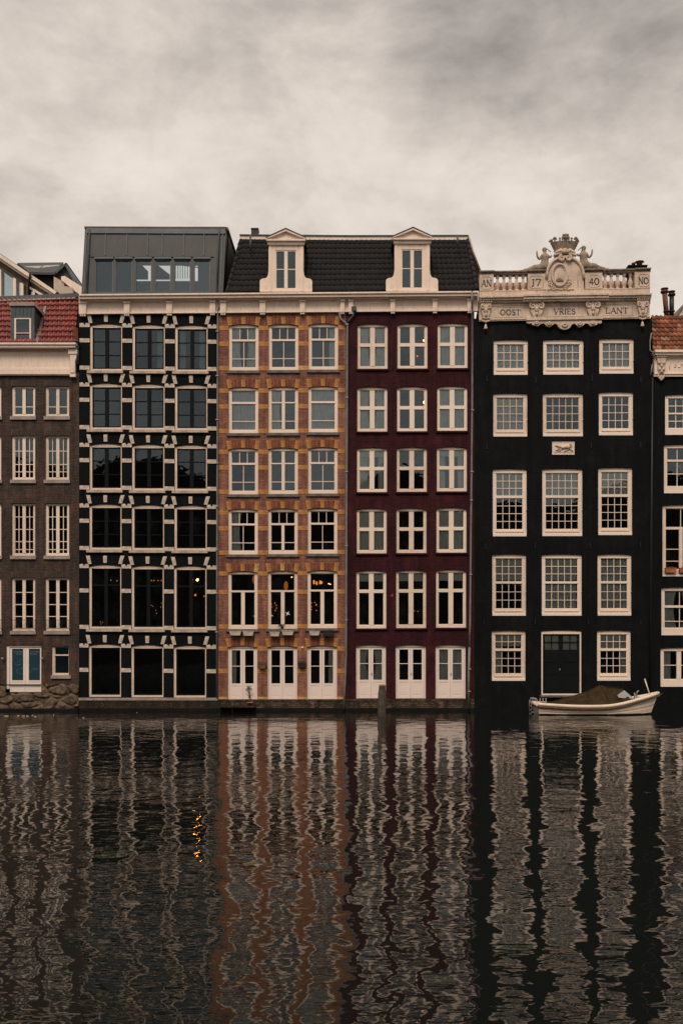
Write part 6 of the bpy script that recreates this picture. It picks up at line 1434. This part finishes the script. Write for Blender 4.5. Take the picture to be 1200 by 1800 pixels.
mb = MB(); mb.pb(687.5, 1044.5, 690, 1049, -0.05, 0.0); obj('wall_plaque', mb, M['red_paint'], HW)
# lights indoors
def bulbs(name, label, cat, pts, Y, mat, r=0.028, wire=False):
    t_ = thing(name, label, cat, (X(pts[0][0], Y), Y, Z(pts[0][1], Y)))
    if wire:
        mb = MB(); mb.tube([P(a, b_, Y+0.02) for a, b_ in pts], 0.005, 4); obj('wire', mb, M['iron'], t_)
    for a, b_ in pts:
        mb = MB(); mb.ball(P(a, b_, Y), r, 8, 6); obj('bulb', mb, M[mat], t_)
    return t_
def pendant(px, py, ytop, Y, label, r=0.05, mat='bulb', shade=None):
    t_ = thing('pendant_lamp', label, 'lamp', tuple(P(px, py, Y)))
    mb = MB(); mb.tube([P(px, py, Y), P(px, ytop, Y)], 0.008, 4); obj('cord', mb, M['iron'], t_)
    mb = MB(); mb.ball(P(px, py, Y), r, 8, 6); obj('bulb', mb, M[mat], t_)
    if shade:
        mb = MB(); c = P(px, py, Y); mb.lathe(c.x, c.y, [(shade, c.z-0.05), (shade*0.6, c.z+0.14), (0.03, c.z+0.2)], 12); obj('lamp_shade', mb, M['iron'], t_)
pendant(347, 1019.5, 1000, 0.8, 'bright bare pendant bulb high in the tall window beside the drainpipe', 0.045, 'bulb_big')
pendant(343.5, 1046, 1000, 1.6, 'orange pendant bulb low in the tall window beside the drainpipe', 0.06, 'bulb_dim')
pendant(359, 1048, 1000, 2.2, 'faint orange bulb next to the window edge in the banded house', 0.04, 'bulb_dim')
for k, px in enumerate((266.5, 271, 278, 284)): pendant(px, 1020.5, 1004, 1.8, f'{("first", "second", "third", "last")[k]} of four small amber bulbs in the middle tall window of the banded house', 0.03, 'bulb_dim')
pendant(195, 1020, 1000, 1.8, 'left one of two small amber bulbs in the first tall window of the banded house', 0.028, 'bulb_dim')
pendant(206, 1021, 1000, 1.8, 'right one of two small amber bulbs in the first tall window of the banded house', 0.028, 'bulb_dim')
pendant(202.5, 1033, 1000, 2.6, 'wide amber lamp in the first tall window of the banded house', 0.05, 'bulb_dim', 0.12)
bulbs('string_lights', 'tiny lights low in the middle tall window of the banded house', 'string lights', [(266, 1064), (269, 1066), (274, 1073), (275.5, 1078), (283, 1067), (284, 1060)], 1.0, 'bulb_dim', 0.02)
bulbs('string_lights', 'tiny lights low in the first tall window of the banded house', 'string lights', [(164, 1072), (177, 1093), (181, 1094), (178, 1097)], 1.0, 'bulb_dim', 0.02)
bulbs('string_lights', 'string lights left of the star in the russet house', 'string lights', [(477, 1062), (483, 1060), (478, 1067), (485.5, 1064), (486, 1069), (476, 1071), (484, 1073)], 0.6, 'bulb_dim', 0.022, True)
bulbs('string_lights', 'string lights under the chandelier in the russet house', 'string lights', [(547, 1060), (553, 1059), (556, 1062.5), (547.5, 1066.5), (555.5, 1064), (547, 1071.5), (556, 1073)], 0.6, 'bulb_dim', 0.022, True)
bulbs('string_lights', 'row of amber lights in the middle tall window of the wine red house', 'string lights', [(728, 1074), (734, 1074.5)], 0.8, 'bulb_dim', 0.02)
# chandelier
ch = thing('chandelier', 'amber glass chandelier in the third lit window of the russet house', 'chandelier', tuple(P(558, 1025, 1.0)))
mb = MB(); mb.tube([P(558, 1025, 1.0), P(558, 1005, 1.0)], 0.012, 5)
for k in range(6): a_ = k*1.05; mb.tube([P(558, 1025, 1.0), P(558, 1025, 1.0)+Vector((0.22*math.cos(a_), 0.22*math.sin(a_), 0.05))], 0.01, 4)
obj('chandelier_arm', mb, M['iron'], ch)
for k in range(7):
    a_ = k*0.9; mb = MB(); mb.ball(P(558, 1024, 1.0)+Vector((0.20*math.cos(a_), 0.2*math.sin(a_), 0.05*math.sin(k*2.0))), (0.045, 0.045, 0.075), 8, 6); obj('glass_shade', mb, M['bulb_dim'], ch)
for px, py, lb in ((447.5, 1018, 'amber shaded pendant lamp at the frame of the first lit russet house window'), (502.5, 1029, 'amber shaded standing lamp in the star window of the russet house')):
    t_ = thing('amber_lamp', lb, 'lamp', tuple(P(px, py, 1.2))); mb = MB(); mb.tube([P(px, py, 1.2), P(px, 1003, 1.2)], 0.01, 4); obj('cord', mb, M['iron'], t_)
    mb = MB(); c = P(px, py, 1.2); mb.lathe(c.x, c.y, [(0.06, c.z-0.22), (0.11, c.z-0.05), (0.09, c.z+0.12), (0.03, c.z+0.2)], 12); obj('lamp_shade', mb, M['shade'], t_)
pendant(512.8, 1014.5, 1003, 0.8, 'small bright bulb high in the star window of the russet house', 0.03)
pendant(577.5, 1026, 1003, 1.4, 'left of two small bulbs right of the chandelier', 0.028)
pendant(580.5, 1027, 1003, 1.4, 'right of two small bulbs right of the chandelier', 0.028)
pendant(744.5, 598.5, 576, 0.9, 'warm pendant bulb in the top middle window of the wine red house', 0.05)
pendant(745.5, 707, 686, 0.9, 'warm pendant bulb in the middle window one storey below the top, wine red house', 0.05, 'bulb_big')
pendant(733, 626, 576, 1.6, 'dim amber pendant lower in the top middle window of the wine red house', 0.04, 'bulb_dim')
def star(px, py, R0, Y, label, mat, rot=0, n=6):
    t_ = thing('paper_star', label, 'star decoration', tuple(P(px, py, Y))); mb = MB(); pts = []
    for k in range(2*n):
        a_ = R(rot)+math.pi*k/n; rr = R0 if k % 2 == 0 else R0*0.22; pts.append((px+rr*math.cos(a_), py+rr*math.sin(a_)))
    w_ = [(X(a, Y), Z(b_, Y)) for a, b_ in pts]; c = P(px, py, Y); m = len(w_)
    b0 = mb.add([(x_, Y, z_) for x_, z_ in w_]+[(c.x, Y-0.05, c.z), (c.x, Y+0.05, c.z)])
    for k in range(m): mb.face((b0+k, b0+(k+1) % m, b0+m)); mb.face((b0+(k+1) % m, b0+k, b0+m+1))
    obj('star_body', mb, M[mat], t_); mb = MB(); mb.tube([P(px, py-R0*0.2, Y), P(px, py-26, Y)], 0.003, 4); obj('thread', mb, M['iron'], t_)
star(505.5, 1078.5, 5.5, 0.33, 'glowing white star hanging in the right half of the russet house window', 'star', 30, 4)
star(476, 1082, 5.5, 0.36, 'glowing white star half hidden by the left frame of the star window', 'star', 10, 4)
star(449.5, 1084, 5.5, 0.36, 'glowing white star at the right frame of the first lit russet house window', 'star', 20, 4)
star(1193.5, 820, 13, 0.35, 'large white paper star in the window of the right edge house', 'star_paper', 12, 6)
# floating litter
mb = MB(); rnd = random.Random(9)
for px, py, s in ((12, 1259, 9), (33, 1258.5, 4), (42, 1259, 6), (49, 1259, 5), (58, 1258, 4), (63, 1260, 5), (147, 1262, 3), (95, 1257, 2.5), (241, 1253, 1.5)):
    dpt = CAMH*F/(py-1142); yy = dpt-CAMD; xx = (px-600)/F*dpt; mb.ball((xx, yy, 0.012), (s/36*0.5, 0.07, 0.02), 8, 4)
tag(obj('floating_litter', mb, M['render_grey']), 'pale litter and leaves floating by the rubble base', 'litter', kind='stuff')
